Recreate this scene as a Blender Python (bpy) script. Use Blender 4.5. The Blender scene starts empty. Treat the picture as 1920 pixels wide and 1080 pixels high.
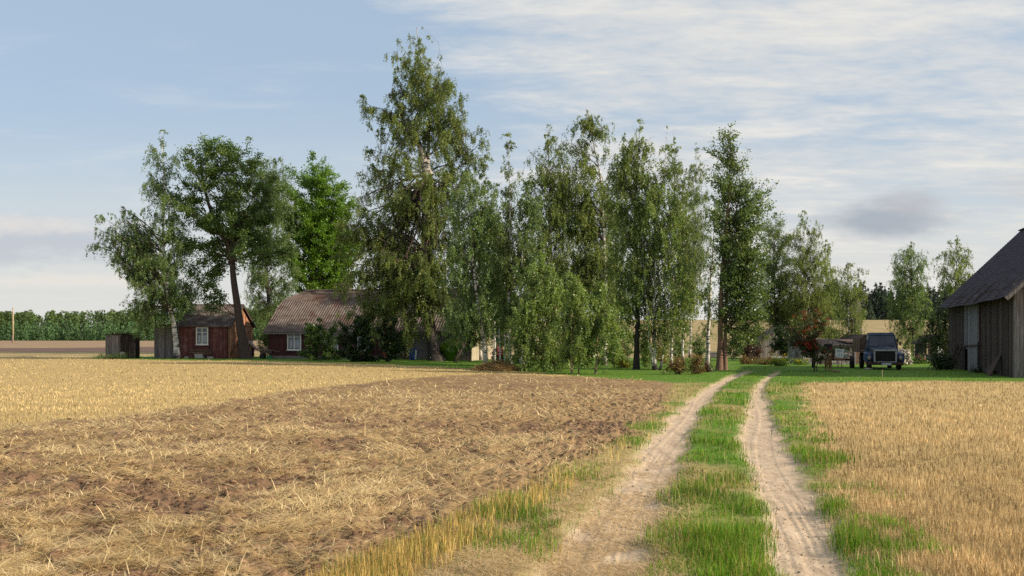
import bpy, math, random
import numpy as np
from mathutils import Vector, Matrix

random.seed(7)
RNG = np.random.default_rng(11)
R = math.radians
SC = bpy.context.scene
COL = SC.collection

# ------------------------------------------------------------------ the view
F = 1867.0          # focal length of a 35 mm lens in pixels of a 1920 wide frame
CX, HY = 960.0, 637.0   # principal column and horizon row
CH = 1.7            # eye height in metres


def sstep(a, b, x):
    t = np.clip((np.asarray(x, float) - a) / (b - a), 0, 1)
    return t * t * (3 - 2 * t)


def _hash(ix, iy, seed):
    h = (ix.astype(np.int64) * 374761393 + iy.astype(np.int64) * 668265263 + seed * 974634777) & 0xFFFFFFFF
    h = ((h ^ (h >> 13)) * 1274126177) & 0xFFFFFFFF
    h = h ^ (h >> 16)
    return (h & 0xFFFFFF) / float(0xFFFFFF)


def vnoise(x, y, seed=0):
    x = np.asarray(x, float); y = np.asarray(y, float)
    ix, iy = np.floor(x), np.floor(y)
    fx, fy = x - ix, y - iy
    fx = fx * fx * (3 - 2 * fx); fy = fy * fy * (3 - 2 * fy)
    a = _hash(ix, iy, seed); b = _hash(ix + 1, iy, seed)
    c = _hash(ix, iy + 1, seed); d = _hash(ix + 1, iy + 1, seed)
    return (a * (1 - fx) + b * fx) * (1 - fy) + (c * (1 - fx) + d * fx) * fy


def fbm(x, y, seed=0, o=4):
    s = 0; a = .5; t = 0
    for k in range(o):
        s = s + a * vnoise(np.asarray(x) * 2 ** k, np.asarray(y) * 2 ** k, seed + k * 17)
        t += a; a *= .5
    return s / t


def ground(X, Y):
    X = np.asarray(X, float); Y = np.asarray(Y, float)
    z = .30 * sstep(36, 74, Y) * sstep(6, -8, X)
    z = z + 1.1 * sstep(82, 300, Y) * sstep(20, -60, X)
    z = z + 8.0 * sstep(80, 330, Y) * sstep(-75, 25, X)
    z = z + .10 * (fbm(X * .11, Y * .11, 3, 2) - .5) * sstep(12, 45, Y)
    return z


_YS = np.concatenate([np.linspace(3, 130, 2600), np.linspace(130, 700, 1500)])


def unproj(px, py):
    """the ground point seen at a pixel of the photograph"""
    X = (px - CX) / F * _YS
    d = CH - (py - HY) / F * _YS - ground(X, _YS)
    k = np.argmax(d <= 0)
    if d[k] > 0:
        k = len(_YS) - 1
    Y = _YS[k]
    return Vector((X[k], Y, float(ground(X[k], Y))))


def at(px, py, Y):
    return Vector(((px - CX) / F * Y, Y, CH - (py - HY) / F * Y))


# ------------------------------------------------------------------ objects
def tag(o, label=None, cat=None, group=None, kind=None):
    if label: o['label'] = label
    if cat: o['category'] = cat
    if group: o['group'] = group
    if kind or cat: o['kind'] = kind or 'thing'
    return o


def thing(name, loc, label, cat, rz=0, group=None):
    o = bpy.data.objects.new(name, None)
    COL.objects.link(o)
    o.location = loc; o.rotation_euler = (0, 0, rz)
    o.empty_display_size = .2
    return tag(o, label, cat, group)


def np_mesh(name, V, faces, mat, parent=None, col=None, smooth=False, loc=None):
    """faces: list of int arrays (n,3) or (n,4)"""
    V = np.asarray(V, np.float32)
    me = bpy.data.meshes.new(name)
    me.vertices.add(len(V)); me.vertices.foreach_set('co', V.ravel())
    faces = [np.asarray(f, np.int32) for f in faces if len(f)]
    nl = sum(f.size for f in faces); npoly = sum(len(f) for f in faces)
    me.loops.add(nl); me.polygons.add(npoly)
    me.loops.foreach_set('vertex_index', np.concatenate([f.ravel() for f in faces]))
    st = []; off = 0
    for f in faces:
        k = f.shape[1]
        st.append(off + np.arange(len(f)) * k); off += f.size
    me.polygons.foreach_set('loop_start', np.concatenate(st).astype(np.int32))
    if smooth:
        me.polygons.foreach_set('use_smooth', np.ones(npoly, bool))
    if col is not None:
        for nm, c in col.items():
            a = me.attributes.new(nm, 'FLOAT_COLOR', 'POINT')
            c = np.asarray(c, np.float32)
            if c.shape[1] == 3:
                c = np.concatenate([c, np.ones((len(c), 1), np.float32)], 1)
            a.data.foreach_set('color', c.ravel())
    me.materials.append(mat)
    me.update(calc_edges=True)
    o = bpy.data.objects.new(name, me)
    COL.objects.link(o)
    if parent: o.parent = parent
    if loc is not None: o.location = loc
    return o


class MB:
    """collects boxes, bars, tubes and plates and links them as ONE mesh object"""
    def __init__(s):
        s.v = []; s.f = []

    def add(s, verts, faces):
        n = len(s.v)
        s.v += [tuple(map(float, p)) for p in verts]
        s.f += [tuple(i + n for i in f) for f in faces]

    def box(s, c, d, rot=None):
        hx, hy, hz = d[0] / 2, d[1] / 2, d[2] / 2
        P = [Vector((x, y, z)) for z in (-hz, hz) for y in (-hy, hy) for x in (-hx, hx)]
        if rot is not None:
            P = [rot @ p for p in P]
        c = Vector(c)
        s.add([p + c for p in P], [(0, 2, 3, 1), (4, 5, 7, 6), (0, 1, 5, 4), (2, 6, 7, 3), (0, 4, 6, 2), (1, 3, 7, 5)])

    def hexa(s, b, t):
        s.add(list(b) + list(t), [(3, 2, 1, 0), (4, 5, 6, 7), (0, 1, 5, 4), (1, 2, 6, 5), (2, 3, 7, 6), (3, 0, 4, 7)])

    def bar(s, a, b, w, h=None, up=(0, 0, 1)):
        a = Vector(a); b = Vector(b); h = h or w
        d = (b - a).normalized(); u = Vector(up)
        if abs(d.dot(u)) > .95: u = Vector((0, 1, 0))
        x = d.cross(u).normalized() * w / 2; y = x.normalized().cross(d) * h / 2
        s.hexa([a - x - y, a + x - y, a + x + y, a - x + y], [b - x - y, b + x - y, b + x + y, b - x + y])

    def tube(s, pts, rad, n=8, cap=True):
        pts = [Vector(p) for p in pts]
        if not hasattr(rad, '__len__'): rad = [rad] * len(pts)
        base = len(s.v); prev = None
        for i, p in enumerate(pts):
            d = (pts[min(i + 1, len(pts) - 1)] - pts[max(i - 1, 0)]).normalized()
            if prev is None:
                u = Vector((0, 0, 1)) if abs(d.z) < .9 else Vector((1, 0, 0))
                prev = d.cross(u).normalized()
            x = (prev - d * prev.dot(d)).normalized(); prev = x
            y = d.cross(x)
            for k in range(n):
                a = 2 * math.pi * k / n
                s.v.append(tuple(p + (x * math.cos(a) + y * math.sin(a)) * rad[i]))
        for i in range(len(pts) - 1):
            for k in range(n):
                k2 = (k + 1) % n
                s.f.append((base + i * n + k, base + i * n + k2, base + (i + 1) * n + k2, base + (i + 1) * n + k))
        if cap:
            s.f.append(tuple(base + k for k in range(n))[::-1])
            s.f.append(tuple(base + (len(pts) - 1) * n + k for k in range(n)))

    def lathe(s, prof, c=(0, 0, 0), n=20, axis='z'):
        base = len(s.v)
        for r, h in prof:
            for k in range(n):
                a = 2 * math.pi * k / n
                p = (r * math.cos(a), r * math.sin(a), h)
                if axis == 'x': p = (p[2], p[0], p[1])
                if axis == 'y': p = (p[1], p[2], p[0])
                s.v.append((p[0] + c[0], p[1] + c[1], p[2] + c[2]))
        for i in range(len(prof) - 1):
            for k in range(n):
                k2 = (k + 1) % n
                s.f.append((base + i * n + k, base + i * n + k2, base + (i + 1) * n + k2, base + (i + 1) * n + k))
        s.f.append(tuple(base + k for k in range(n))[::-1])
        s.f.append(tuple(base + (len(prof) - 1) * n + k for k in range(n)))

    def prism(s, poly, a, b):
        """poly: list of 3D points; extruded by vector b-a"""
        d = Vector(b) - Vector(a); n = len(poly)
        P = [Vector(p) for p in poly]
        s.add(P + [p + d for p in P], [tuple(range(n))[::-1], tuple(range(n, 2 * n))] +
              [(i, (i + 1) % n, n + (i + 1) % n, n + i) for i in range(n)])

    def build(s, name, mat, parent=None, smooth=False, loc=None, bevel=0):
        me = bpy.data.meshes.new(name)
        me.from_pydata(s.v, [], s.f); me.update()
        me.materials.append(mat)
        if smooth:
            me.polygons.foreach_set('use_smooth', np.ones(len(me.polygons), bool))
        o = bpy.data.objects.new(name, me); COL.objects.link(o)
        if parent: o.parent = parent
        if loc is not None: o.location = loc
        if bevel:
            m = o.modifiers.new('bevel', 'BEVEL'); m.width = bevel; m.segments = 2; m.limit_method = 'ANGLE'
        return o


# ------------------------------------------------------------------ materials
def new_mat(name):
    m = bpy.data.materials.new(name); m.use_nodes = True
    nt = m.node_tree; nt.nodes.clear()
    out = nt.nodes.new('ShaderNodeOutputMaterial')
    return m, nt, out


def N(nt, typ, **kw):
    n = nt.nodes.new(typ)
    for k, v in kw.items():
        if k.startswith('i_'):
            n.inputs[k[2:].replace('_', ' ')].default_value = v
        else:
            setattr(n, k, v)
    return n


def ramp(nt, stops):
    n = nt.nodes.new('ShaderNodeValToRGB')
    el = n.color_ramp.elements
    while len(el) < len(stops): el.new(.5)
    for e, (p, c) in zip(el, stops):
        e.position = p; e.color = (*c, 1) if len(c) == 3 else c
    return n


def surf(name, c1, c2, scale=3, rough=.8, stretch=(1, 1, 1), bump=.3, metal=0, c3=None, spec=.3, island=0, lo=.35, hi=.65, detail=6, bscale=None):
    """a weathered surface: two colours mixed by stretched noise, a third as blotches, bump; island: per piece brightness spread"""
    m, nt, out = new_mat(name); L = nt.links.new
    tc = N(nt, 'ShaderNodeTexCoord')
    mp = N(nt, 'ShaderNodeMapping'); mp.inputs['Scale'].default_value = stretch
    L(tc.outputs['Object'], mp.inputs['Vector'])
    nz = N(nt, 'ShaderNodeTexNoise'); nz.inputs['Scale'].default_value = scale; nz.inputs['Detail'].default_value = detail
    nz.inputs['Roughness'].default_value = .65
    L(mp.outputs[0], nz.inputs['Vector'])
    rp = ramp(nt, [(lo, c1), (hi, c2)]); L(nz.outputs['Fac'], rp.inputs[0])
    col = rp.outputs[0]
    if c3 is not None:
        n2 = N(nt, 'ShaderNodeTexNoise'); n2.inputs['Scale'].default_value = scale * .35; n2.inputs['Detail'].default_value = 8
        n2.inputs['Roughness'].default_value = .7
        L(tc.outputs['Object'], n2.inputs['Vector'])
        r2 = ramp(nt, [(.5, (0, 0, 0)), (.62, (1, 1, 1))]); L(n2.outputs['Fac'], r2.inputs[0])
        mx = N(nt, 'ShaderNodeMixRGB'); mx.inputs[2].default_value = (*c3, 1)
        L(r2.outputs[0], mx.inputs[0]); L(col, mx.inputs[1]); col = mx.outputs[0]
    if island:
        g = N(nt, 'ShaderNodeNewGeometry')
        mr = N(nt, 'ShaderNodeMapRange'); mr.inputs[3].default_value = 1 - island; mr.inputs[4].default_value = 1 + island
        L(g.outputs['Random Per Island'], mr.inputs[0])
        mu = N(nt, 'ShaderNodeMixRGB', blend_type='MULTIPLY'); mu.inputs[0].default_value = 1
        L(col, mu.inputs[1]); L(mr.outputs[0], mu.inputs[2]); col = mu.outputs[0]
    b = N(nt, 'ShaderNodeBsdfPrincipled')
    b.inputs['Roughness'].default_value = rough; b.inputs['Metallic'].default_value = metal
    b.inputs['Specular IOR Level'].default_value = spec
    L(col, b.inputs['Base Color'])
    if bump:
        bp = N(nt, 'ShaderNodeBump'); bp.inputs['Strength'].default_value = bump; bp.inputs['Distance'].default_value = .03
        L(nz.outputs['Fac'], bp.inputs['Height']); L(bp.outputs[0], b.inputs['Normal'])
    L(b.outputs[0], out.inputs[0])
    return m


def leafy(name, trans=.45, rough=.55, noise=.25, spec=.2, tint=(1.15, 1.1, .5)):
    """thin leaves and straw: the colour of each piece comes from its own attribute, half the light passes through"""
    m, nt, out = new_mat(name); L = nt.links.new
    at_ = N(nt, 'ShaderNodeAttribute', attribute_name='tone')
    tc = N(nt, 'ShaderNodeTexCoord')
    nz = N(nt, 'ShaderNodeTexNoise'); nz.inputs['Scale'].default_value = .6; nz.inputs['Detail'].default_value = 3
    L(tc.outputs['Object'], nz.inputs['Vector'])
    mr = N(nt, 'ShaderNodeMapRange'); mr.inputs[1].default_value = .3; mr.inputs[2].default_value = .7
    mr.inputs[3].default_value = 1 - noise; mr.inputs[4].default_value = 1 + noise
    L(nz.outputs['Fac'], mr.inputs[0])
    mu = N(nt, 'ShaderNodeMixRGB', blend_type='MULTIPLY'); mu.inputs[0].default_value = 1
    L(at_.outputs['Color'], mu.inputs[1]); L(mr.outputs[0], mu.inputs[2])
    d = N(nt, 'ShaderNodeBsdfPrincipled'); d.inputs['Roughness'].default_value = rough
    d.inputs['Specular IOR Level'].default_value = spec
    L(mu.outputs[0], d.inputs['Base Color'])
    mt = N(nt, 'ShaderNodeMixRGB', blend_type='MULTIPLY'); mt.inputs[0].default_value = 1; mt.inputs[2].default_value = (*tint, 1)
    L(mu.outputs[0], mt.inputs[1])
    t = N(nt, 'ShaderNodeBsdfTranslucent'); L(mt.outputs[0], t.inputs[0])
    ms = N(nt, 'ShaderNodeMixShader'); ms.inputs[0].default_value = trans
    L(d.outputs[0], ms.inputs[1]); L(t.outputs[0], ms.inputs[2]); L(ms.outputs[0], out.inputs[0])
    return m


M = {}
M['leaf'] = leafy('leaf', .52, .38, spec=.6)
M['blade'] = leafy('grass_blade', .40, noise=.3)
M['straw'] = leafy('straw', .25, .7, noise=.18, tint=(1, .95, .8))
M['needle'] = leafy('needle', .15, .7)
M['clod'] = leafy('soil_crumb', 0.0, .95, .1, spec=.05)
M['plank_red'] = surf('red_paint_planks', (.085, .026, .026), (.140, .048, .044), 5, .85, (3, 3, .35), .4, island=.3, c3=(.17, .085, .07))
M['plank_maroon'] = surf('maroon_paint_planks', (.050, .016, .018), (.085, .026, .026), 4, .8, (3, 3, .3), .3, island=.18)
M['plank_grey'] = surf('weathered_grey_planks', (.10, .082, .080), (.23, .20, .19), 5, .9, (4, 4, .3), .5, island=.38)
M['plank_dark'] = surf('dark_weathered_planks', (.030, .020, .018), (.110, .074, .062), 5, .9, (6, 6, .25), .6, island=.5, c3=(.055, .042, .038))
M['plank_pale'] = surf('pale_bleached_planks', (.12, .113, .118), (.25, .235, .24), 4, .9, (4, 4, .35), .4, island=.2)
M['plank_orange'] = surf('bare_orange_planks', (.20, .085, .045), (.40, .215, .12), 4, .85, (5, 5, .25), .5, island=.45, c3=(.13, .042, .034))
M['plank_brown'] = surf('brown_timber', (.09, .055, .038), (.17, .11, .075), 5, .85, (2, 2, 2), .4, island=.25)
M['white_paint'] = surf('white_paint', (.62, .60, .56), (.78, .76, .72), 8, .6, bump=.1)
M['glass'] = surf('dark_window_glass', (.03, .035, .045), (.10, .12, .15), 1.2, .12, bump=0, spec=.6)
M['curtain'] = surf('pale_curtain', (.30, .32, .38), (.50, .52, .56), 3, .9, (6, 6, .5), .1)
M['asbestos'] = surf('corrugated_cement', (.075, .058, .052), (.185, .152, .138), 2.2, .9, (1, 1, 1), .2, c3=(.085, .05, .042), lo=.3, hi=.7)
M['asbestos_old'] = surf('mossy_corrugated_cement', (.050, .038, .034), (.115, .09, .082), 4, .95, (1, 1, 1), .3, c3=(.20, .17, .155))
M['felt'] = surf('dark_roof_felt', (.032, .028, .036), (.066, .058, .074), 2.5, .9, (.35, 3, 1), .3, c3=(.045, .038, .05), spec=.15)
M['plaster_grey'] = surf('grey_plaster', (.17, .145, .145), (.25, .215, .21), 2, .95, bump=.1)
M['plaster_cream'] = surf('cream_plaster', (.31, .26, .185), (.41, .35, .255), 1.5, .95, bump=.1)
M['ochre'] = surf('ochre_band', (.34, .17, .05), (.44, .24, .08), 6, .9)
M['whitewash'] = surf('peeling_whitewash', (.12, .105, .105), (.38, .36, .355), 3.2, .95, (1, 1, 2), .3, c3=(.11, .085, .08), lo=.4, hi=.6)
M['brick'] = surf('orange_brick', (.34, .09, .03), (.52, .17, .06), 9, .9, (1, 1, 2.5), .4)
M['chimney_brick'] = surf('sooty_pale_brick', (.20, .16, .14), (.40, .34, .30), 7, .95, (1, 1, 2.5), .4)
M['blue_plastic'] = surf('blue_plastic', (.015, .05, .22), (.02, .065, .27), 4, .4, bump=0, spec=.5)
M['white_plastic'] = surf('pale_plastic', (.5, .52, .52), (.66, .68, .66), 4, .5, bump=.05)
M['truck_blue'] = surf('faded_truck_blue', (.012, .024, .048), (.030, .050, .088), 2.5, .75, bump=.06, c3=(.085, .095, .115))
M['truck_deep'] = surf('deep_truck_blue', (.010, .034, .09), (.016, .052, .125), 3, .5, bump=.05)
M['truck_white'] = surf('grimy_white_enamel', (.24, .24, .23), (.44, .44, .42), 8, .6, bump=.05)
M['black'] = surf('dark_rubber', (.012, .011, .011), (.028, .025, .024), 6, .85, bump=.2)
M['dark_iron'] = surf('dark_iron', (.022, .016, .014), (.060, .036, .028), 7, .8, metal=.1, c3=(.13, .05, .028))
M['rust'] = surf('rusty_pink_iron', (.22, .10, .09), (.34, .18, .15), 7, .8)
M['lamp_glass'] = surf('clouded_lamp_glass', (.16, .14, .13), (.30, .27, .24), 6, .25, bump=0, spec=.6)
M['windscreen'] = surf('dusty_windscreen', (.015, .02, .04), (.05, .065, .10), 1.4, .3, bump=0, spec=.4)
M['tarp'] = surf('pale_blue_sheet', (.30, .34, .42), (.42, .47, .56), 3, .7, bump=.3)
M['stone'] = surf('pale_stone', (.24, .22, .20), (.40, .375, .34), 6, .9, bump=.5)
M['firewood'] = surf('split_firewood', (.34, .29, .25), (.60, .54, .47), 3, .95, bump=.3, island=.45)
M['hay'] = surf('old_hay', (.20, .13, .06), (.40, .28, .13), 14, .95, bump=.8)
M['red_paint'] = surf('red_wheel_paint', (.26, .02, .02), (.36, .04, .03), 6, .5)
M['green_plastic'] = surf('green_plastic', (.02, .12, .05), (.03, .17, .07), 4, .5, bump=0)
M['skin'] = surf('skin', (.48, .24, .16), (.56, .30, .20), 9, .6, bump=.02)
M['shirt'] = surf('pale_grey_cloth', (.42, .40, .41), (.55, .53, .54), 6, .95, bump=.1)
M['trousers'] = surf('dark_violet_cloth', (.018, .014, .035), (.035, .028, .06), 6, .95, bump=.1)
M['hair'] = surf('grey_hair', (.20, .18, .17), (.32, .30, .28), 30, .7)
M['dog'] = surf('tan_fur', (.15, .08, .04), (.30, .175, .085), 9, .95, bump=.2)
M['dog_dark'] = surf('black_fur', (.014, .011, .010), (.035, .026, .022), 9, .95, bump=.2)
M['pole'] = surf('sun_bleached_pole', (.34, .25, .16), (.46, .35, .23), 4, .9)
M['berry'] = surf('rowan_berries', (.30, .012, .012), (.50, .035, .02), 8, .45, bump=0)
M['twig'] = surf('dark_brown_twigs', (.045, .032, .026), (.095, .07, .058), 3, .85, bump=0)
M['bark'] = surf('furrowed_brown_bark', (.035, .025, .021), (.092, .068, .056), 7, .95, (3, 3, .6), .9)
M['bark_warm'] = surf('smooth_reddish_bark', (.13, .075, .050), (.22, .135, .09), 6, .9, (2, 2, .6), .4)


def birch_bark(name, white, dark_from, dark_to):
    """white birch bark with black lenticel bands; the old foot of the trunk is furrowed and dark up to dark_to metres"""
    m, nt, out = new_mat(name); L = nt.links.new
    tc = N(nt, 'ShaderNodeTexCoord')
    mp = N(nt, 'ShaderNodeMapping'); mp.inputs['Scale'].default_value = (1.2, 1.2, 5)
    L(tc.outputs['Object'], mp.inputs['Vector'])
    nz = N(nt, 'ShaderNodeTexNoise'); nz.inputs['Scale'].default_value = 1.5; nz.inputs['Detail'].default_value = 5
    L(mp.outputs[0], nz.inputs['Vector'])
    rp = ramp(nt, [(.40, (.03, .025, .025)), (.50, white)]); L(nz.outputs['Fac'], rp.inputs[0])
    sp = N(nt, 'ShaderNodeSeparateXYZ'); L(tc.outputs['Object'], sp.inputs[0])
    n2 = N(nt, 'ShaderNodeTexNoise'); n2.inputs['Scale'].default_value = 2; L(tc.outputs['Object'], n2.inputs['Vector'])
    ad = N(nt, 'ShaderNodeMath', operation='ADD'); L(sp.outputs[2], ad.inputs[0]); L(n2.outputs['Fac'], ad.inputs[1])
    mr = N(nt, 'ShaderNodeMapRange'); mr.inputs[1].default_value = dark_from + .5; mr.inputs[2].default_value = dark_to + .5
    L(ad.outputs[0], mr.inputs[0])
    mx = N(nt, 'ShaderNodeMixRGB'); mx.inputs[1].default_value = (.026, .020, .017, 1)
    L(mr.outputs[0], mx.inputs[0]); L(rp.outputs[0], mx.inputs[2])
    b = N(nt, 'ShaderNodeBsdfPrincipled'); b.inputs['Roughness'].default_value = .8
    L(mx.outputs[0], b.inputs['Base Color']); L(b.outputs[0], out.inputs[0])
    return m


M['birch'] = birch_bark('white_birch_bark', (.58, .54, .50), .1, .6)
M['birch_old'] = birch_bark('old_birch_bark', (.42, .37, .33), 7.0, 12.0)
M['birch_young'] = birch_bark('young_birch_bark', (.36, .24, .15), -.5, .2)
# ------------------------------------------------------------------ light, sky, camera
SUN_EL, SUN_AZ_X, SUN_AZ_Y = R(27), .955, -.295     # the sun stands to the right and a little towards the camera
sd = Vector((SUN_AZ_X, SUN_AZ_Y, 0)).normalized() * math.cos(SUN_EL) + Vector((0, 0, math.sin(SUN_EL)))
ld = bpy.data.lights.new('sun', 'SUN'); ld.energy = 5.0; ld.angle = R(.6); ld.color = (1.0, .85, .66)
lo = bpy.data.objects.new('sun', ld); COL.objects.link(lo)
lo.rotation_euler = (-sd).to_track_quat('-Z', 'Y').to_euler(); lo.location = (30, -10, 40)

W = bpy.data.worlds.new('World'); SC.world = W; W.use_nodes = True
nt = W.node_tree; nt.nodes.clear(); L = nt.links.new
wo = N(nt, 'ShaderNodeOutputWorld'); bg = N(nt, 'ShaderNodeBackground'); bg.inputs[1].default_value = .105
sky = N(nt, 'ShaderNodeTexSky'); sky.sky_type = 'NISHITA'; sky.sun_disc = False
sky.sun_elevation = SUN_EL; sky.sun_rotation = math.atan2(sd.x, sd.y); sky.air_density = 1.0; sky.dust_density = 1.2; sky.ozone_density = 1.6
tc = N(nt, 'ShaderNodeTexCoord')
sep = N(nt, 'ShaderNodeSeparateXYZ'); L(tc.outputs['Generated'], sep.inputs[0])


def math_(op, a, b=None, c=None, clamp=False):
    n = nt.nodes.new('ShaderNodeMath'); n.operation = op; n.use_clamp = clamp
    for i, v in enumerate((a, b, c)):
        if v is None: continue
        if isinstance(v, (int, float)): n.inputs[i].default_value = v
        else: nt.links.new(v, n.inputs[i])
    return n.outputs[0]


def maprange(v, a, b, c=0, d=1, smooth=True):
    n = nt.nodes.new('ShaderNodeMapRange'); n.interpolation_type = 'SMOOTHSTEP' if smooth else 'LINEAR'
    nt.links.new(v, n.inputs[0])
    for i, x in enumerate((a, b, c, d)): n.inputs[i + 1].default_value = x
    return n.outputs[0]


sx, sy, sz = sep.outputs
# a cloud sheet: the view direction meets a plane above, which gives streaks their true perspective
zc = math_('ADD', math_('MAXIMUM', sz, 0), .10)
u = math_('DIVIDE', sx, zc); v = math_('DIVIDE', sy, zc)
cv = N(nt, 'ShaderNodeCombineXYZ'); L(u, cv.inputs[0]); L(v, cv.inputs[1])


def noise(vec, scale, detail, rough, rot=0, st=(1, 1, 1), off=(0, 0, 0), dist=0):
    mp = N(nt, 'ShaderNodeMapping'); mp.inputs['Scale'].default_value = st; mp.inputs['Rotation'].default_value = (0, 0, rot)
    mp.inputs['Location'].default_value = off
    L(vec, mp.inputs[0])
    n = N(nt, 'ShaderNodeTexNoise'); n.inputs['Scale'].default_value = scale; n.inputs['Detail'].default_value = detail
    n.inputs['Roughness'].default_value = rough; n.inputs['Distortion'].default_value = dist
    L(mp.outputs[0], n.inputs['Vector']); return n.outputs['Fac']


n_big = noise(cv.outputs[0], .75, 3, .5, R(18), (.6, 1.6, 1), (3.1, 1.7, 0))
n_mid = noise(cv.outputs[0], 2.3, 7, .60, R(18), (.7, 1.5, 1), (1.3, .4, 0), .4)
n_fine = noise(cv.outputs[0], 11, 6, .62, R(20), (.8, 1.3, 1), (0, 0, 0), .3)
az = math_('DIVIDE', sx, math_('MAXIMUM', sy, .05))       # tangent of the bearing, right positive
el = math_('DIVIDE', sz, math_('MAXIMUM', sy, .05))
right = maprange(math_('ADD', az, math_('MULTIPLY', math_('SUBTRACT', el, .2), .75)), -.30, .18)
cover = math_('ADD', math_('ADD', math_('MULTIPLY', n_big, .55), math_('MULTIPLY', n_mid, .50)), math_('MULTIPLY', n_fine, .27))
cover = math_('ADD', cover, math_('MULTIPLY', math_('SUBTRACT', right, 1), .46))
sheet = maprange(cover, .46, .84)
sheet = math_('MULTIPLY', sheet, .92)


def bank(caz, cel, raz, rel, edge, seed):
    """a low cloud bank at a bearing and height, its outline broken by noise"""
    c = N(nt, 'ShaderNodeCombineXYZ'); L(az, c.inputs[0]); L(el, c.inputs[1]); c.inputs[2].default_value = seed
    n = noise(c.outputs[0], 22, 7, .62, 0, (.8, 2.0, 1))
    dx = math_('DIVIDE', math_('SUBTRACT', az, caz), raz); dy = math_('DIVIDE', math_('SUBTRACT', el, cel), rel)
    d = math_('SQRT', math_('ADD', math_('MULTIPLY', dx, dx), math_('MULTIPLY', dy, dy)))
    d = math_('ADD', d, math_('MULTIPLY', math_('SUBTRACT', n, .5), edge))
    return maprange(d, 1.35, .25)


def over(base, col, fac):
    m = N(nt, 'ShaderNodeMixRGB'); 
    if isinstance(fac, (int, float)): m.inputs[0].default_value = fac
    else: L(fac, m.inputs[0])
    L(base, m.inputs[1])
    if isinstance(col, tuple): m.inputs[2].default_value = (*col, 1)
    else: L(col, m.inputs[2])
    return m.outputs[0]


K = .91 / .105
base = over(sky.outputs[0], (.37 * K, .47 * K, .585 * K), .74)              # thin high veil
hz = maprange(el, .27, .0)
base = over(base, (.62 * K, .61 * K, .575 * K), math_('MULTIPLY', hz, .92))   # milky band low over the land
warm = over(base, (.66 * K, .64 * K, .60 * K), sheet)
shade = maprange(n_mid, .48, .72)
wisp = math_('MULTIPLY', maprange(n_mid, .50, .85), .30)
warm = over(warm, (.72 * K, .70 * K, .66 * K), wisp)
cl = over(warm, (.74 * K, .715 * K, .665 * K), math_('MULTIPLY', sheet, math_('MULTIPLY', shade, .5)))
cl = over(cl, (.43 * K, .46 * K, .51 * K), math_('MULTIPLY', bank(-.52, .098, .15, .024, 2.4, 1.0), .8))
cl = over(cl, (.66 * K, .62 * K, .58 * K), math_('MULTIPLY', bank(-.50, .116, .12, .010, 3.0, 2.0), .6))
cl = over(cl, (.68 * K, .64 * K, .58 * K), math_('MULTIPLY', bank(-.43, .060, .10, .008, 3.0, 4.0), .6))
cl = over(cl, (.34 * K, .375 * K, .42 * K), math_('MULTIPLY', bank(.376, .120, .068, .020, 1.3, 7.0), 1.0))
cl = over(cl, (.40 * K, .40 * K, .43 * K), math_('MULTIPLY', bank(.40, .138, .035, .014, 1.1, 9.0), .6))
cl = over(cl, (.45 * K, .46 * K, .49 * K), math_('MULTIPLY', bank(.545, .155, .07, .02, 1.2, 5.0), .5))
L(cl, bg.inputs[0]); L(bg.outputs[0], wo.inputs[0])

cam = bpy.data.cameras.new('camera'); co = bpy.data.objects.new('camera', cam); COL.objects.link(co)
cam.lens = 36 * F / 1920; cam.sensor_width = 36; cam.shift_y = (HY - 540) / 1920
cam.clip_start = .1; cam.clip_end = 6000
co.location = (0, 0, CH); co.rotation_euler = (R(90), 0, 0)
cam.dof.use_dof = True; cam.dof.focus_distance = 23; cam.dof.aperture_fstop = 4.5
SC.camera = co
SC.view_settings.view_transform = 'Standard'; SC.view_settings.look = 'None'
SC.view_settings.exposure = .44; SC.view_settings.gamma = 1
SC.cycles.max_bounces = 8; SC.cycles.sample_clamp_indirect = 3; SC.cycles.sample_clamp_direct = 12; SC.cycles.transparent_max_bounces = 4
try:
    SC.cycles.use_denoising = False
except Exception:
    pass


# ------------------------------------------------------------------ zones of the ground
def _track(rows):
    py, l, r = np.array(rows, float).T
    Y = F * CH / (py - HY)
    o = np.argsort(Y)
    return Y[o], ((l - CX) / F * Y)[o], ((r - CX) / F * Y)[o]


TL = _track([(1300, 790, 1170), (1080, 990, 1205), (1000, 1062, 1222), (940, 1128, 1246), (900, 1163, 1262), (860, 1195, 1272),
             (820, 1222, 1292), (780, 1258, 1310), (750, 1290, 1332), (720, 1335, 1360), (705, 1366, 1388), (695, 1398, 1418)])
TR = _track([(1300, 1470, 1720), (1080, 1445, 1600), (1000, 1440, 1572), (940, 1425, 1540), (900, 1410, 1514), (860, 1396, 1489),
             (820, 1386, 1468), (780, 1396, 1450), (750, 1406, 1440), (730, 1413, 1432), (715, 1425, 1438), (705, 1440, 1450), (696, 1456, 1466)])
# edge between the ploughed strip and the verge, and the edge of the right stubble
EP = _track([(1300, 250, 0), (1080, 635, 0), (1000, 825, 0), (940, 940, 0), (890, 1040, 0), (855, 1110, 0), (830, 1170, 0), (770, 1238, 0), (735, 1258, 0), (712, 1264, 0)])
ER = _track([(1300, 1830, 0), (1080, 1655, 0), (990, 1604, 0), (920, 1562, 0), (840, 1522, 0), (770, 1500, 0), (725, 1494, 0), (710, 1488, 0)])


def _edge(pts):
    a = []; y = []
    for px, py in pts:
        p = unproj(px, py); a.append(p.x / p.y); y.append(p.y)
    return np.array(a), np.array(y)


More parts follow.
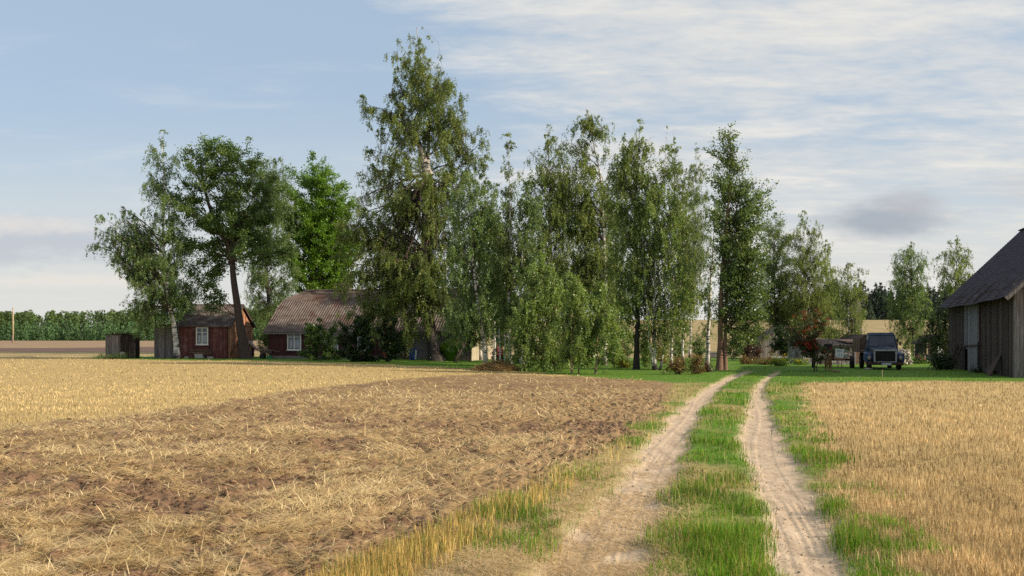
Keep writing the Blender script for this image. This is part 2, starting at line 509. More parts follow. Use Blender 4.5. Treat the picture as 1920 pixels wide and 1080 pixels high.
LAWN = _edge([(-700, 662), (-300, 666), (100, 671), (165, 673), (300, 675), (500, 677), (700, 682), (850, 690), (960, 696), (1050, 702), (1150, 711), (1262, 717),
              (1300, 717), (1480, 718), (1600, 716), (1750, 714), (1920, 716), (2300, 724)])
PLOUGH = _edge([(-700, 960), (-300, 850), (0, 804), (200, 784), (400, 760), (500, 741), (650, 722), (800, 707), (930, 701), (1050, 706), (1262, 713)])
FARL = (np.array([-.9, -.26, -.24, -.05, .1, .2, .30, .8]), np.array([84, 84, 86, 92, 90, 92, 96, 96]))


def zones(X, Y):
    X = np.asarray(X, float); Y = np.asarray(Y, float)
    Ys = np.maximum(Y, .6)
    jx = (fbm(X * 1.3, Y * 1.3, 5, 4) - .5) * 1.1
    jf = (fbm(X * 5, Y * 5, 9, 3) - .5) * .35
    j = jx + jf
    a = X / Ys

    def inside(T):
        l = np.interp(Ys, T[0], T[1]); r = np.interp(Ys, T[0], T[2])
        e = .16
        fade = 1 - sstep(50, 56, Ys)
        jj = j * .30
        return sstep(-e, e, X - l + jj) * sstep(-e, e, r - X + jj) * fade
    tl = inside(TL); tr = inside(TR)
    track = np.maximum(tl, tr)
    lawnY = np.interp(a, *LAWN); farY = np.interp(a, *FARL)
    jy = j * np.clip(Ys / 22, .3, 3)
    lawn = sstep(-1, 1, Ys - lawnY + jy * 1.3) * sstep(-2, 2, farY - Ys + jy * 2) * sstep(-1.2, 1.2, X + .4215 * Ys + jx)
    pX = np.interp(Ys, EP[0], EP[1]); rX = np.interp(Ys, ER[0], ER[1])
    leftside = sstep(-.25, .25, pX - X + j * .8)          # left of the verge
    rightside = sstep(-.25, .25, X - rX + j * 1.1)
    plY = np.interp(a, *PLOUGH)
    plough = leftside * sstep(-1.0, 1.0, plY - Ys + jy * 1.3) * (1 - lawn)
    near = 1 - sstep(-1, 1, Ys - lawnY)
    stubL = leftside * (1 - plough) * (1 - lawn)
    stubR = rightside * (1 - lawn)
    far = sstep(-2, 2, Ys - farY) * (1 - lawn)
    stubL = stubL * (1 - far); stubR = stubR * (1 - far)
    verge = np.clip(1 - leftside - rightside, 0, 1) * near * (1 - lawn)
    green = np.clip(verge * (1 - track) + lawn * (1 - track), 0, 1)
    return dict(tl=tl, tr=tr, track=track, lawn=lawn, plough=plough, stubL=stubL, stubR=stubR, far=far, verge=verge * (1 - track), green=green, j=j, pX=pX, rX=rX)


def straw_cover(X, Y):
    """how much loose straw lies on the ploughed strip: drifts and bald patches"""
    w = fbm(X * .55 + 7, Y * 1.1, 21, 3)
    f = fbm(X * 3.2, Y * 4.0, 25, 4)
    g = fbm(X * .10, Y * .25 + 3, 31, 2)
    return np.clip((w * .55 + f * .95 + (g - .5) * .35 - .615 + .10 * sstep(8, 26, Y) - .07 * sstep(14, 8, Y) * sstep(-1, -4, X)) * 6.5, 0, 1)


def dry_verge(X, Y):
    return np.clip((fbm(X * .9, Y * .6, 41, 3) - .40) * 3.5, 0, 1)


def micro(X, Y, z):
    """fine relief: clods in the ploughed strip, worn ruts, soft verge"""
    n1 = fbm(X * 2.3, Y * 2.3, 51, 4) - .5
    n2 = fbm(X * 9, Y * 9, 57, 3) - .5
    fade = 1 - sstep(25, 45, Y)
    d = z['plough'] * (n1 * .12 + n2 * .16) * fade
    d = d - z['track'] * .055 + z['track'] * n2 * .015
    for T in (TL, TR):
        c = X - (np.interp(np.maximum(Y, .6), T[0], T[1]) + np.interp(np.maximum(Y, .6), T[0], T[2])) / 2 - .10 * np.sin(Y * .35)
        band_ = sstep(.15, .11, np.abs(c - .06)) + .6 * sstep(.11, .08, np.abs(c + .24))
        d = d + z['track'] * band_ * sstep(.46, .62, fbm(X * .7, Y * .4, 141, 2)) * .0026 * np.sin(2 * np.pi * c / .075) * sstep(26, 12, Y)
        d = d - z['track'] * band_ * .007
    d = d + z['green'] * n1 * .08 * fade + (z['stubR'] + z['stubL']) * n1 * .05 * fade
    return d


def gz(X, Y):
    return ground(X, Y) + micro(X, Y, zones(X, Y))


# ------------------------------------------------------------------ the ground: one sheet to the horizon
rows = np.concatenate([np.linspace(-60, 1.5, 24), np.geomspace(1.9, 130, 760), np.geomspace(133, 1780, 100)])
nc = 940
t = np.interp(np.linspace(0, 1, nc), [0, .30, .40, .84, .90, 1], [-1, -.16, .02, .27, .36, 1])
hw = np.where(rows < 2, 60, 8 + .80 * np.maximum(rows, 0))
hw[:24] = np.linspace(60, 9.5, 24)
GX = hw[:, None] * t[None, :]; GY = np.repeat(rows[:, None], nc, 1)
Z = zones(GX, GY)
GZ = ground(GX, GY) + micro(GX, GY, Z)
GZ = np.where(GY > 700, GZ, GZ)
V = np.stack([GX, GY, GZ], -1).reshape(-1, 3)
ii = np.arange(len(rows) - 1)[:, None] * nc + np.arange(nc - 1)[None, :]
Q = np.stack([ii, ii + 1, ii + nc + 1, ii + nc], -1).reshape(-1, 4)
sc_ = straw_cover(GX, GY)
strawtrack = Z['tl'] * np.clip(1.25 - GY / 14 + (fbm(GX * 2, GY * 2, 71, 3) - .5) * 1.6, 0, 1) * sstep(17, 11, GY)
mA = np.stack([Z['track'], Z['green'], np.clip(Z['stubL'] + Z['stubR'], 0, 1), Z['plough']], -1).reshape(-1, 4)
lvg = sstep(.2, -.2, GX - (np.interp(np.maximum(GY, .6), TL[0], TL[1]) + .2)) * sstep(22, 13, GY)
dry = np.clip(Z['verge'] * np.maximum(dry_verge(GX, GY) * .8, lvg * .9), 0, 1)
band = sstep(104, 110, GY) * sstep(150, 138, GY) * sstep(-20, -30, GX)
tan = sstep(148, 156, GY) * sstep(290, 270, GY) * sstep(-20, -30, GX)
mB = np.stack([np.clip(sc_ * Z['plough'] + strawtrack, 0, 1), dry, band, tan], -1).reshape(-1, 4)

m, nt, out = new_mat('farm_ground'); L = nt.links.new
def attr(name):
    a = N(nt, 'ShaderNodeAttribute', attribute_name=name)
    s = N(nt, 'ShaderNodeSeparateColor'); L(a.outputs['Color'], s.inputs[0])
    return s.outputs[0], s.outputs[1], s.outputs[2], a.outputs['Alpha']
A = attr('cover'); B = attr('litter')
tc = N(nt, 'ShaderNodeTexCoord')
def nz(scale, detail=6, st=(1, 1, 1), rough=.6, rot=0):
    mp = N(nt, 'ShaderNodeMapping'); mp.inputs['Scale'].default_value = st; mp.inputs['Rotation'].default_value = (0, 0, rot)
    L(tc.outputs['Object'], mp.inputs[0])
    n = N(nt, 'ShaderNodeTexNoise'); n.inputs['Scale'].default_value = scale; n.inputs['Detail'].default_value = detail; n.inputs['Roughness'].default_value = rough
    L(mp.outputs[0], n.inputs['Vector']); return n.outputs['Fac']
def rc(fac, *stops):
    r = ramp(nt, stops); L(fac, r.inputs[0]); return r.outputs[0]
fine = nz(28, 5); mid = nz(4.5, 7); big = nz(.22, 4); strand = nz(9, 6, (.5, 2.0, 1), .7)
sand = rc(mid, (.3, (.38, .29, .20)), (.7, (.54, .43, .315)))
rut = nz(3.2, 5, (2.6, .16, 1), .6)
sand = over(sand, (.29, .215, .15), rc(rut, (.50, (0, 0, 0)), (.66, (.55, .55, .55))))
soil = rc(nz(9, 6), (.30, (.085, .050, .031)), (.70, (.235, .147, .090)))
straw = rc(strand, (.32, (.30, .20, .09)), (.66, (.58, .43, .21)))
grass = rc(mid, (.3, (.055, .125, .016)), (.7, (.12, .21, .03)))
drygr = rc(strand, (.3, (.26, .19, .085)), (.7, (.42, .32, .15)))
stubble = rc(strand, (.3, (.29, .20, .085)), (.68, (.52, .39, .18)))
field = rc(big, (.35, (.25, .195, .095)), (.65, (.34, .27, .14)))
col = over(field, soil, 0.0)
dist_brown = rc(mid, (.3, (.105, .07, .06)), (.7, (.155, .105, .085)))
dist_tan = rc(big, (.3, (.24, .165, .105)), (.7, (.31, .22, .145)))
col = over(col, dist_brown, B[2]); col = over(col, dist_tan, B[3])
col = over(col, stubble, A[2]); col = over(col, grass, A[1]); col = over(col, soil, A[3])
col = over(col, drygr, B[1])
col = over(col, sand, A[0])
lf = N(nt, 'ShaderNodeMath', operation='MULTIPLY'); L(B[0], lf.inputs[0]); lf.inputs[1].default_value = .34
col = over(col, straw, lf.outputs[0])
vr = N(nt, 'ShaderNodeMapRange'); L(fine, vr.inputs[0]); vr.inputs[1].default_value = .3; vr.inputs[2].default_value = .7; vr.inputs[3].default_value = .78; vr.inputs[4].default_value = 1.18
mu = N(nt, 'ShaderNodeMixRGB', blend_type='MULTIPLY'); mu.inputs[0].default_value = 1; L(col, mu.inputs[1]); L(vr.outputs[0], mu.inputs[2])
b = N(nt, 'ShaderNodeBsdfPrincipled'); b.inputs['Roughness'].default_value = .95; b.inputs['Specular IOR Level'].default_value = .1
L(mu.outputs[0], b.inputs['Base Color'])
bp = N(nt, 'ShaderNodeBump'); bp.inputs['Strength'].default_value = .5; bp.inputs['Distance'].default_value = .03
L(mid, bp.inputs['Height']); b2 = N(nt, 'ShaderNodeBump'); b2.inputs['Strength'].default_value = .35; b2.inputs['Distance'].default_value = .008
L(fine, b2.inputs['Height']); L(bp.outputs[0], b2.inputs['Normal']); L(b2.outputs[0], b.inputs['Normal'])
L(b.outputs[0], out.inputs[0])
go = np_mesh('ground', V, [Q], m, col={'cover': mA, 'litter': mB}, smooth=True)
tag(go, 'farmland with ploughed strip, stubble fields, lawn and two worn wheel tracks', None, None, 'structure')


# ------------------------------------------------------------------ grass blades, stubble and loose straw
def blades(name, P, h, w, lean, tone, mat, curve=.5, flat=False, yaw=None, label=None, cat=None, kind='stuff'):
    """P (n,3) roots, h lengths, w widths, lean horizontal drift of the tip as a share of h; two segments each"""
    n = len(P)
    az_ = RNG.uniform(0, 2 * np.pi, n) if yaw is None else yaw
    fa = RNG.uniform(0, 2 * np.pi, n)
    dx, dy = np.cos(az_), np.sin(az_)
    wx, wy = np.cos(fa), np.sin(fa)
    if flat:
        wx, wy = -dy, dx
    up = np.sqrt(np.maximum(1 - lean ** 2, .0))
    m1 = P + np.stack([dx * lean * h * (1 - curve) * .55, dy * lean * h * (1 - curve) * .55, up * h * .58], 1)
    tip = P + np.stack([dx * lean * h, dy * lean * h, up * h * (1 - curve * lean * .4)], 1)
    W = np.stack([wx, wy, np.zeros(n)], 1) * (w / 2)[:, None]
    V = np.stack([P - W, P + W, m1 + W * .85, m1 - W * .85, tip], 1).reshape(-1, 3)
    k = np.arange(n) * 5
    q = np.stack([k, k + 1, k + 2, k + 3], 1); t3 = np.stack([k + 3, k + 2, k + 4], 1)
    o = np_mesh(name, V, [q, t3], mat, col={'tone': np.repeat(tone, 5, 0)})
    return tag(o, label, cat, None, kind)


def scatter(n, pxr, pyr):
    """points spread over the ground, thinning with distance as they shrink to nothing"""
    a = (RNG.uniform(pxr[0], pxr[1], n) - CX) / F
    Y = F * CH / (RNG.uniform(pyr[0], pyr[1], n) - HY)
    return a * Y, Y


def tones(n, c1, c2, spread=.18):
    t_ = RNG.random((n, 1))
    c = np.array(c1) * (1 - t_) + np.array(c2) * t_
    return c * (1 + RNG.normal(0, spread, (n, 1))).clip(.5, 1.6)


def put(X, Y):
    return np.stack([X, Y, gz(X, Y) - .01], 1)


PX = (-260, 2180)


def rim_right(X, Y, z):
    """green clumps that creep from the right verge into the stubble"""
    d = X - z['rX']
    reach = .55 + .35 * sstep(14, 8, Y)
    return sstep(reach, reach * .35, d) * sstep(-.25, .05, d) * sstep(.47, .58, fbm(X * 2.2, Y * 1.5, 97, 3)) * (Y < 42) * .9
# -- stubble on the right field
X, Y = scatter(190000, (1380, 2300), (708, 1250))
z_ = zones(X, Y); k = (RNG.random(len(X)) < z_['stubR'] * (1 - z_['track']) * (1 - .75 * rim_right(X, Y, z_))) & (Y < 46)
X, Y = X[k], Y[k]; n = len(X)
rowoff = .5 + .5 * np.cos(2 * np.pi * (X - .06 * Y) / .13)
k = RNG.random(n) < (.35 + .65 * rowoff); X, Y = X[k], Y[k]; n = len(X)
pat = (.45 * fbm(X * .4, Y * .28, 61, 2) + .55 * fbm(X * 2.6, Y * 1.7, 62, 3))[:, None]
tn = tones(n, (.30, .205, .10), (.62, .475, .255), .26) * (.12 + 1.7 * pat)
blades('stubble', put(X, Y), RNG.uniform(.04, .14, n) * (.55 + .8 * pat[:, 0]), np.maximum(.0045, Y * .00052) * RNG.uniform(.7, 1.4, n),
       np.abs(RNG.normal(0, .42, n)).clip(0, .95), tn, M['straw'], .2, label='tan cut stubble of the field beside the right wheel track', cat='stubble')
# -- stubble on the left field
X, Y = scatter(170000, (-700, 1280), (664, 960))
z_ = zones(X, Y); k = (RNG.random(len(X)) < z_['stubL']) & (Y < 100)
X, Y = X[k], Y[k]; n = len(X)
pat = (.5 * fbm(X * .22, Y * .16, 63, 3) + .5 * fbm(X * .045 + Y * .02, Y * .75, 64, 3))[:, None]
tn = tones(n, (.40, .295, .13), (.66, .525, .275), .16) * (.50 + .94 * pat)
gk = (RNG.random(n) < .10 + .25 * sstep(30, 60, Y))[:, None]
tn = np.where(gk, tones(n, (.24, .21, .06), (.36, .30, .10)), tn)
blades('stubble', put(X, Y), RNG.uniform(.035, .095, n), np.maximum(.005, Y * .0006) * RNG.uniform(.7, 1.4, n),
       np.abs(RNG.normal(0, .22, n)).clip(0, .7), tn, M['straw'], .2, label='golden cut stubble of the field before the farmhouse', cat='stubble')
# -- loose straw on the ploughed strip
X, Y = scatter(300000, (-700, 1300), (694, 1300))
z_ = zones(X, Y); cv_ = straw_cover(X, Y)
nearT = sstep(1.7, .3, z_['pX'] - X)                    # bare dark furrow beside the verge
k = (RNG.random(len(X)) < z_['plough'] * (cv_ * .95 + .05) * (1 - .8 * nearT)); X, Y = X[k], Y[k]; n = len(X); cv_ = cv_[k]
flow = np.where(RNG.random(n) < .45, (fbm(X * .5, Y * .6, 81, 2) - .5) * 9 + RNG.normal(0, .5, n), RNG.uniform(0, 6.283, n))
P = put(X, Y); P[:, 2] += RNG.uniform(0, .06, n) * cv_ + .012
tn = tones(n, (.46, .33, .14), (.88, .71, .39), .16)
blades('loose_straw', P, RNG.uniform(.08, .36, n) * np.clip(.65 + Y / 45, .65, 1.3), np.maximum(.0048, Y * .00056) * RNG.uniform(.6, 1.4, n),
       np.where(RNG.random(n) < .98, RNG.uniform(.975, 1.0, n), RNG.uniform(.7, .95, n)), tn, M['straw'], .1, True, flow, label='loose pale straw strewn over the dark ploughed strip', cat='straw')
# -- straw trodden into the left wheel track
X, Y = scatter(60000, (760, 1320), (850, 1300))
z_ = zones(X, Y); k = RNG.random(len(X)) < (z_['tl'] * .75 * (fbm(X * 2, Y * 2, 71, 3) > .40) + z_['verge'] * .8) * sstep(17, 11, Y) * (X < np.interp(Y, TL[0], TL[2]) + .35)
X, Y = X[k], Y[k]; n = len(X); P = put(X, Y); P[:, 2] += .014
blades('loose_straw', P, RNG.uniform(.06, .22, n), np.maximum(.004, Y * .0005) * RNG.uniform(.6, 1.2, n), RNG.uniform(.97, 1, n),
       tones(n, (.44, .31, .15), (.64, .50, .29)), M['straw'], .05, True, label='trodden straw lying in the left wheel track', cat='straw')
# -- grass of verge, middle strip and lawn
X, Y = scatter(520000, (150, 2250), (656, 1300))
z_ = zones(X, Y); tuft = fbm(X * 1.1, Y * 1.1, 91, 3); tuft2 = fbm(X * 4, Y * 4, 95, 2)
dr = dry_verge(X, Y) * np.where(X > np.interp(np.maximum(Y, .6), TR[0], TR[2]) - .1, .35, 1)
lv = sstep(.2, -.2, X - (np.interp(Y, TL[0], TL[1]) + .2)) * sstep(20, 12, Y)        # left of the left track: mostly dry litter
vg = z_['verge'] * np.clip((tuft * .7 + tuft2 * .5 - .40 - .22 * lv) * 5, 0.06, 1) + .12 * (X > np.interp(np.maximum(Y, .6), TL[0], TL[2])) * z_['verge']
rimR = rim_right(X, Y, z_)
gk = RNG.random(len(X)) < np.clip(vg * (1 - .35 * dr) + z_['lawn'] * (1 - z_['track']) * .8 + rimR, 0, 1)
X, Y, dr, tuft = X[gk], Y[gk], dr[gk], tuft[gk]; lw = z_['lawn'][gk]; n = len(X)
tn = tones(n, (.080, .185, .016), (.175, .31, .034), .25) * (1 + lw[:, None] * np.array([.28, .14, 0]))
yl = (RNG.random(n) < (.06 + .22 * dr) * (1 - lw * .8))[:, None]
tn = np.where(yl, tones(n, (.30, .23, .08), (.46, .36, .15)), tn)
hh = RNG.uniform(.03, .12, n) * (.35 + 2.6 * tuft ** 2.2) * (1 - .35 * lw) * np.where(X < np.interp(np.maximum(Y, .6), TL[0], TL[1]), .68, 1)
blades('grass', put(X, Y), hh, np.maximum(.0045, Y * .00062) * RNG.uniform(.7, 1.3, n), np.abs(RNG.normal(.25, .25, n)).clip(0, .9), tn, M['blade'], .6,
       label='green grass of the verges, the middle strip between the tracks and the lawn', cat='grass')
# -- the rim of uncut yellow stalks along the ploughed strip
X, Y = scatter(90000, (250, 1320), (708, 1300))
z_ = zones(X, Y); dd = X - z_['pX']
k = (RNG.random(len(X)) < sstep(-.18, .08, dd) * sstep(.75, .30, dd) * (1 - z_['lawn']) * (.25 + .75 * (fbm(X * 1.2, Y * 1.0, 99, 3) > .42)) * (sstep(13.5, 9.5, Y) + .12)) & (z_['track'] < .5)
X, Y = X[k], Y[k]; n = len(X)
tn = tones(n, (.42, .29, .085), (.62, .45, .16), .15)
tn = np.where((RNG.random(n) < .25)[:, None], tones(n, (.12, .17, .03), (.22, .27, .05)), tn)
blades('uncut_stalks', put(X, Y), RNG.uniform(.07, .20, n), np.maximum(.005, Y * .0007) * RNG.uniform(.7, 1.3, n), np.abs(RNG.normal(0, .18, n)).clip(0, .6), tn, M['straw'], .2,
       label='yellow stalk ends standing along the edge of the ploughed strip', cat='stalks')

# -- crumbled clods on the ploughed strip
X, Y = scatter(90000, (-500, 1300), (700, 1300))
z_ = zones(X, Y); k = (RNG.random(len(X)) < z_['plough'] * (1.05 - .8 * straw_cover(X, Y))) & (Y < 34); X, Y = X[k], Y[k]; n = len(X)
r = RNG.uniform(.006, .020, n) * (1 + 1.5 * RNG.random(n) ** 8) * np.clip(.75 + Y / 30, .8, 1.7)
O = np.array([(1, 0, 0), (-1, 0, 0), (0, 1, 0), (0, -1, 0), (0, 0, .8), (0, 0, -.6), (.62, .62, .5), (-.62, .6, .45), (.6, -.62, .45), (-.6, -.62, .5)], float)
FC = np.array([(4, 6, 0), (6, 2, 0), (4, 2, 6), (4, 7, 2), (7, 1, 2), (4, 1, 7), (4, 9, 1), (9, 3, 1), (4, 3, 9), (4, 8, 3), (8, 0, 3), (4, 0, 8)])
V_ = put(X, Y)[:, None] + O[None] * r[:, None, None] * RNG.uniform(.65, 1.35, (n, 10, 1)) * RNG.uniform(.7, 1.4, (n, 1, 3))
tn = tones(n, (.09, .053, .033), (.245, .152, .095), .15)
o = np_mesh('soil_clods', V_.reshape(-1, 3), [(FC[None] + (np.arange(n) * 10)[:, None, None]).reshape(-1, 3)], M['clod'], col={'tone': np.repeat(tn, 10, 0)})
tag(o, 'crumbled brown soil clods between the straw', 'soil', None, 'stuff')
# -- pebbles and crumbs on the wheel tracks
X, Y = scatter(9000, (900, 1750), (700, 1300))
z_ = zones(X, Y); k = (RNG.random(len(X)) < z_['track'] * (fbm(X * 1.7, Y * .9, 121, 3) > .47)) & (Y < 32); X, Y = X[k], Y[k]; n = len(X)
r = RNG.uniform(.003, .007, n) * (1 + 1.6 * RNG.random(n) ** 10) * np.clip(.6 + Y / 14, .8, 2)
V_ = put(X, Y)[:, None] + np.array([0, 0, .012]) + O[None] * r[:, None, None] * RNG.uniform(.7, 1.3, (n, 10, 1))
o = np_mesh('pebbles', V_.reshape(-1, 3), [(FC[None] + (np.arange(n) * 10)[:, None, None]).reshape(-1, 3)], M['clod'], col={'tone': np.repeat(tones(n, (.30, .23, .165), (.50, .41, .32), .12), 10, 0)})
tag(o, 'small pebbles and crumbs on the sandy wheel tracks', 'pebbles', None, 'stuff')

# -- thin dry seed stalks over the verges
X, Y = scatter(16000, (400, 2100), (690, 1300))
z_ = zones(X, Y); k = RNG.random(len(X)) < np.clip(z_['verge'] * .55 * (fbm(X * .8, Y * .8, 151, 3) > .47) + .4 * rim_right(X, Y, z_), 0, 1) * (Y < 40); X, Y = X[k], Y[k]; n = len(X)
blades('seed_stalks', put(X, Y), RNG.uniform(.12, .34, n), np.maximum(.003, Y * .00034), np.abs(RNG.normal(.2, .18, n)).clip(0, .7), tones(n, (.36, .28, .12), (.56, .46, .24)), M['straw'], .5,
       label='thin dry seed stalks standing in the verge grass', cat='stalks')
# ------------------------------------------------------------------ trees
def tubes_np(paths, radii, ns):
    """many tubes at once: paths (n,k,3), radii (n,k) -> verts, quads"""
    n, k, _ = paths.shape
    d = np.gradient(paths, axis=1); d /= np.linalg.norm(d, axis=2, keepdims=True) + 1e-9
    ref = np.where(np.abs(d[:, :1, 2:3]) > .85, np.array([[[1., 0, 0]]]), np.array([[[0., 0, 1]]]))
    x = np.cross(d, np.broadcast_to(ref, d.shape)); x /= np.linalg.norm(x, axis=2, keepdims=True) + 1e-9
    y = np.cross(d, x)
    a = np.arange(ns) * 2 * np.pi / ns
    V = paths[:, :, None, :] + radii[:, :, None, None] * (x[:, :, None, :] * np.cos(a)[None, None, :, None] + y[:, :, None, :] * np.sin(a)[None, None, :, None])
    base = (np.arange(n) * k * ns)[:, None, None] + (np.arange(k - 1) * ns)[None, :, None]
    j = np.arange(ns)[None, None, :]; j2 = (j + 1) % ns
    Qd = np.stack([base + j, base + j2, base + ns + j2, base + ns + j], -1).reshape(-1, 4)
    return V.reshape(-1, 3), Qd


def smooth_path(pts, n):
    pts = np.array([tuple(p) for p in pts], float)
    if len(pts) < 3:
        t_ = np.linspace(0, 1, n)[:, None]; return pts[0] * (1 - t_) + pts[-1] * t_
    P = np.concatenate([[2 * pts[0] - pts[1]], pts, [2 * pts[-1] - pts[-2]]])
    out_ = []
    for u_ in np.linspace(0, len(pts) - 1, n):
        i = min(int(u_), len(pts) - 2); t_ = u_ - i
        a, b, c, d = P[i], P[i + 1], P[i + 2], P[i + 3]
        out_.append(.5 * (2 * b + (c - a) * t_ + (2 * a - 5 * b + 4 * c - d) * t_ ** 2 + (3 * b - a - 3 * c + d) * t_ ** 3))
    return np.array(out_)


def leaves_np(P, size, aspect, down, rng):
    n = len(P)
    a = np.stack([rng.normal(0, 1, n), rng.normal(0, 1, n), rng.normal(0, 1, n) - down], 1)
    a /= np.linalg.norm(a, axis=1, keepdims=True) + 1e-9
    r = rng.normal(0, 1, (n, 3)); b = np.cross(a, r); b /= np.linalg.norm(b, axis=1, keepdims=True) + 1e-9
    l = size[:, None] * a * .5; w = size[:, None] * aspect * b * .5
    c = np.cross(a, b) * size[:, None] * .12
    V = np.stack([P - l, P + w + c, P + l, P - w + c], 1).reshape(-1, 3)
    k = np.arange(n) * 4
    return V, np.stack([k, k + 1, k + 2, k + 3], 1)


GREEN = {'birch': ((.100, .185, .064), (.215, .30, .115)), 'birch_olive': ((.125, .19, .054), (.25, .31, .10)), 'young': ((.15, .24, .065), (.27, .36, .115)),
         'maple': ((.068, .135, .034), (.155, .23, .062)), 'maple_bright': ((.085, .185, .016), (.17, .31, .034)), 'aspen': ((.082, .145, .044), (.18, .245, .08)),
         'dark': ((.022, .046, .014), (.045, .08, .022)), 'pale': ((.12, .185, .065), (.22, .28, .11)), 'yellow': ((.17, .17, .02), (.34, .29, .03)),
         'autumn': ((.16, .11, .045), (.30, .20, .075)), 'grass_mound': ((.085, .18, .02), (.18, .31, .045)), 'lime': ((.11, .20, .02), (.22, .32, .04)),
         'rowan': ((.045, .065, .018), (.085, .10, .03)), 'red': ((.06, .025, .02), (.11, .05, .035)), 'rust': ((.13, .085, .03), (.22, .14, .05)), 'weed': ((.05, .10, .024), (.10, .17, .04))}


def tree(label, base, trunks, prof=(), ell=(), style='birch', green='birch', r0=.15, bark='birch', dens=9, seed=1, name='birch_tree', cat='tree', group=None,
         limbs=None, Y=None, depth=.8, leaf=None, limb_k=.8, lowest=.22, yellow=.0, clump=.66, taper=1.25, crown_name='crown', trunk_name='trunk', widen=None, pale_limbs=False):
    rng = np.random.default_rng(seed)
    if Y is None:
        b = unproj(*base)
    elif False:
        pass
    else:
        X_ = (base[0] - CX) / F * Y; b = Vector((X_, Y, float(ground(X_, Y))))
    s = b.y / F

    def loc(px, py, dy=0):
        return ((px - CX) * s - b.x, dy, CH - (py - HY) * s - b.z)
    root = thing(name, b, label, cat, 0, group)
    barkV = []; barkF = []; off = 0
    TP = []; TR_ = []
    for ti, tr_ in enumerate(trunks):
        pts = [loc(*p[:2], dy=(p[2] if len(p) > 2 else 0)) for p in tr_]
        pts = [list(p) for p in pts]
        if ti == 0 or abs(pts[0][2]) < .8:
            pts[0][2] = -.12
        n = 26; path = smooth_path(pts, n)
        path[2:, 1] += np.cumsum(rng.normal(0, .03, n - 2)); path[2:, 0] += np.cumsum(rng.normal(0, .012, n - 2))
        rr = r0 * (.85 if ti == 0 else .6)
        q = np.linspace(0, 1, n)
        rad = rr * ((1 - q) ** taper * .94 + .06) * (1 + .45 * np.exp(-q * 22))
        v, f = tubes_np(path[None], rad[None], 10 if r0 > .12 else 7)
        barkV.append(v); barkF.append(f + off); off += len(v)
        TP.append(path); TR_.append(rad)
    # targets inside the outline of the crown
    rows = []; area = 0
    grow = {'birch': 1.34, 'broad': 1.10, 'aspen': 1.10, 'bush': 1.08}[style] if widen is None else widen
    prof = sorted((p[0], (p[1] + p[2]) / 2 - (p[2] - p[1]) / 2 * grow, (p[1] + p[2]) / 2 + (p[2] - p[1]) / 2 * grow) for p in prof)
    if len(prof) > 1:
        py, xl, xr = np.array(prof, float).T
        yy = np.linspace(py[0], py[-1], 300); ww = np.interp(yy, py, xr) - np.interp(yy, py, xl)
        pa = float(np.sum((ww[1:] + ww[:-1]) * np.diff(yy)) / 2) * s * s
    else:
        pa = 0
    ea = [math.pi * e[2] * e[3] * s * s for e in ell]
    tot = pa + sum(ea)
    NT = max(8, int(tot * dens))
    bushy = style == 'bush'

    def sample(n, edge=.5):
        """points within the outline; a low edge exponent pushes them out to the silhouette"""
        out_ = []; wid = []
        npz = int(round(n * pa / tot)) if tot else 0
        if npz:
            c = np.cumsum(ww); u_ = rng.random(npz) * c[-1]
            y_ = np.interp(u_, c, yy)
            l = np.interp(y_, py, xl); r = np.interp(y_, py, xr)
            rho = rng.random(npz) ** edge * .97; th = rng.uniform(0, 2 * np.pi, npz)
            x_ = (l + r) / 2 + (r - l) / 2 * rho * np.cos(th)
            dy = np.minimum((r - l) / 2 * s, 4.5) * rho * np.sin(th) * depth
            out_.append(np.stack([(x_ - CX) * s - b.x, dy, CH - (y_ - HY) * s - b.z], 1)); wid.append((r - l) / 2 * s)
        for e, a_ in zip(ell, ea):
            ne = max(1, int(round(n * a_ / tot)))
            d = rng.normal(0, 1, (ne, 3)); d /= np.linalg.norm(d, axis=1, keepdims=True); d *= rng.random((ne, 1)) ** (edge * .8)
            ed = e[4] if len(e) > 4 else 0
            out_.append(np.stack([(e[0] + d[:, 0] * e[2] - CX) * s - b.x, ed + d[:, 1] * e[2] * s * .8, CH - (e[1] + d[:, 2] * e[3] - HY) * s - b.z], 1))
            wid.append(np.full(ne, e[2] * s))
        return np.concatenate(out_), np.concatenate(wid)
    # limbs from the trunk out to the silhouette of the crown
    nl = limbs if limbs is not None else int(np.clip(tot * (1.3 if style == 'broad' else 4.2), 34, 190))
    T, TW = sample(nl, .42)
    paths = []; rads = []
    for tg in T:
        ti = int(rng.integers(len(TP))) if len(TP) > 1 else 0
        tp, tr2 = TP[ti], TR_[ti]
        hmax = tp[-1, 2]
        hd = math.hypot(tg[0] - np.interp(tg[2], tp[:, 2], tp[:, 0]), tg[1])
        za = np.clip(tg[2] - limb_k * hd - abs(rng.normal(0, .3)), lowest * hmax, hmax * .97)
        i = int(np.argmin(np.abs(tp[:, 2] - za)))
        A_ = tp[i]; d = tg - A_; ln = np.linalg.norm(d)
        c = A_ + d * .5 + np.array([rng.normal(0, .06) * ln, rng.normal(0, .06) * ln, (.12 if style == 'birch' else .02) * ln + rng.normal(0, .05) * ln])
        q = np.linspace(0, 1, 8)[:, None]
        pth = (1 - q) ** 2 * A_ + 2 * q * (1 - q) * c + q ** 2 * tg
        pth[1:-1] += rng.normal(0, .02 * ln, (6, 3))
        rb = min(tr2[i] * .5, .004 + .010 * ln)
        paths.append(pth); rads.append(rb * (1 - q[:, 0]) ** .8 + .003)
    paths = np.array(paths); rads = np.array(rads)
    v, f = tubes_np(paths, rads, 5)
    barkV.append(v); barkF.append(f + off); off += len(v)
    # side branches along the outer part of every limb, and along the leader
    LNG = np.linalg.norm(np.diff(paths, axis=1), axis=2).sum(1)
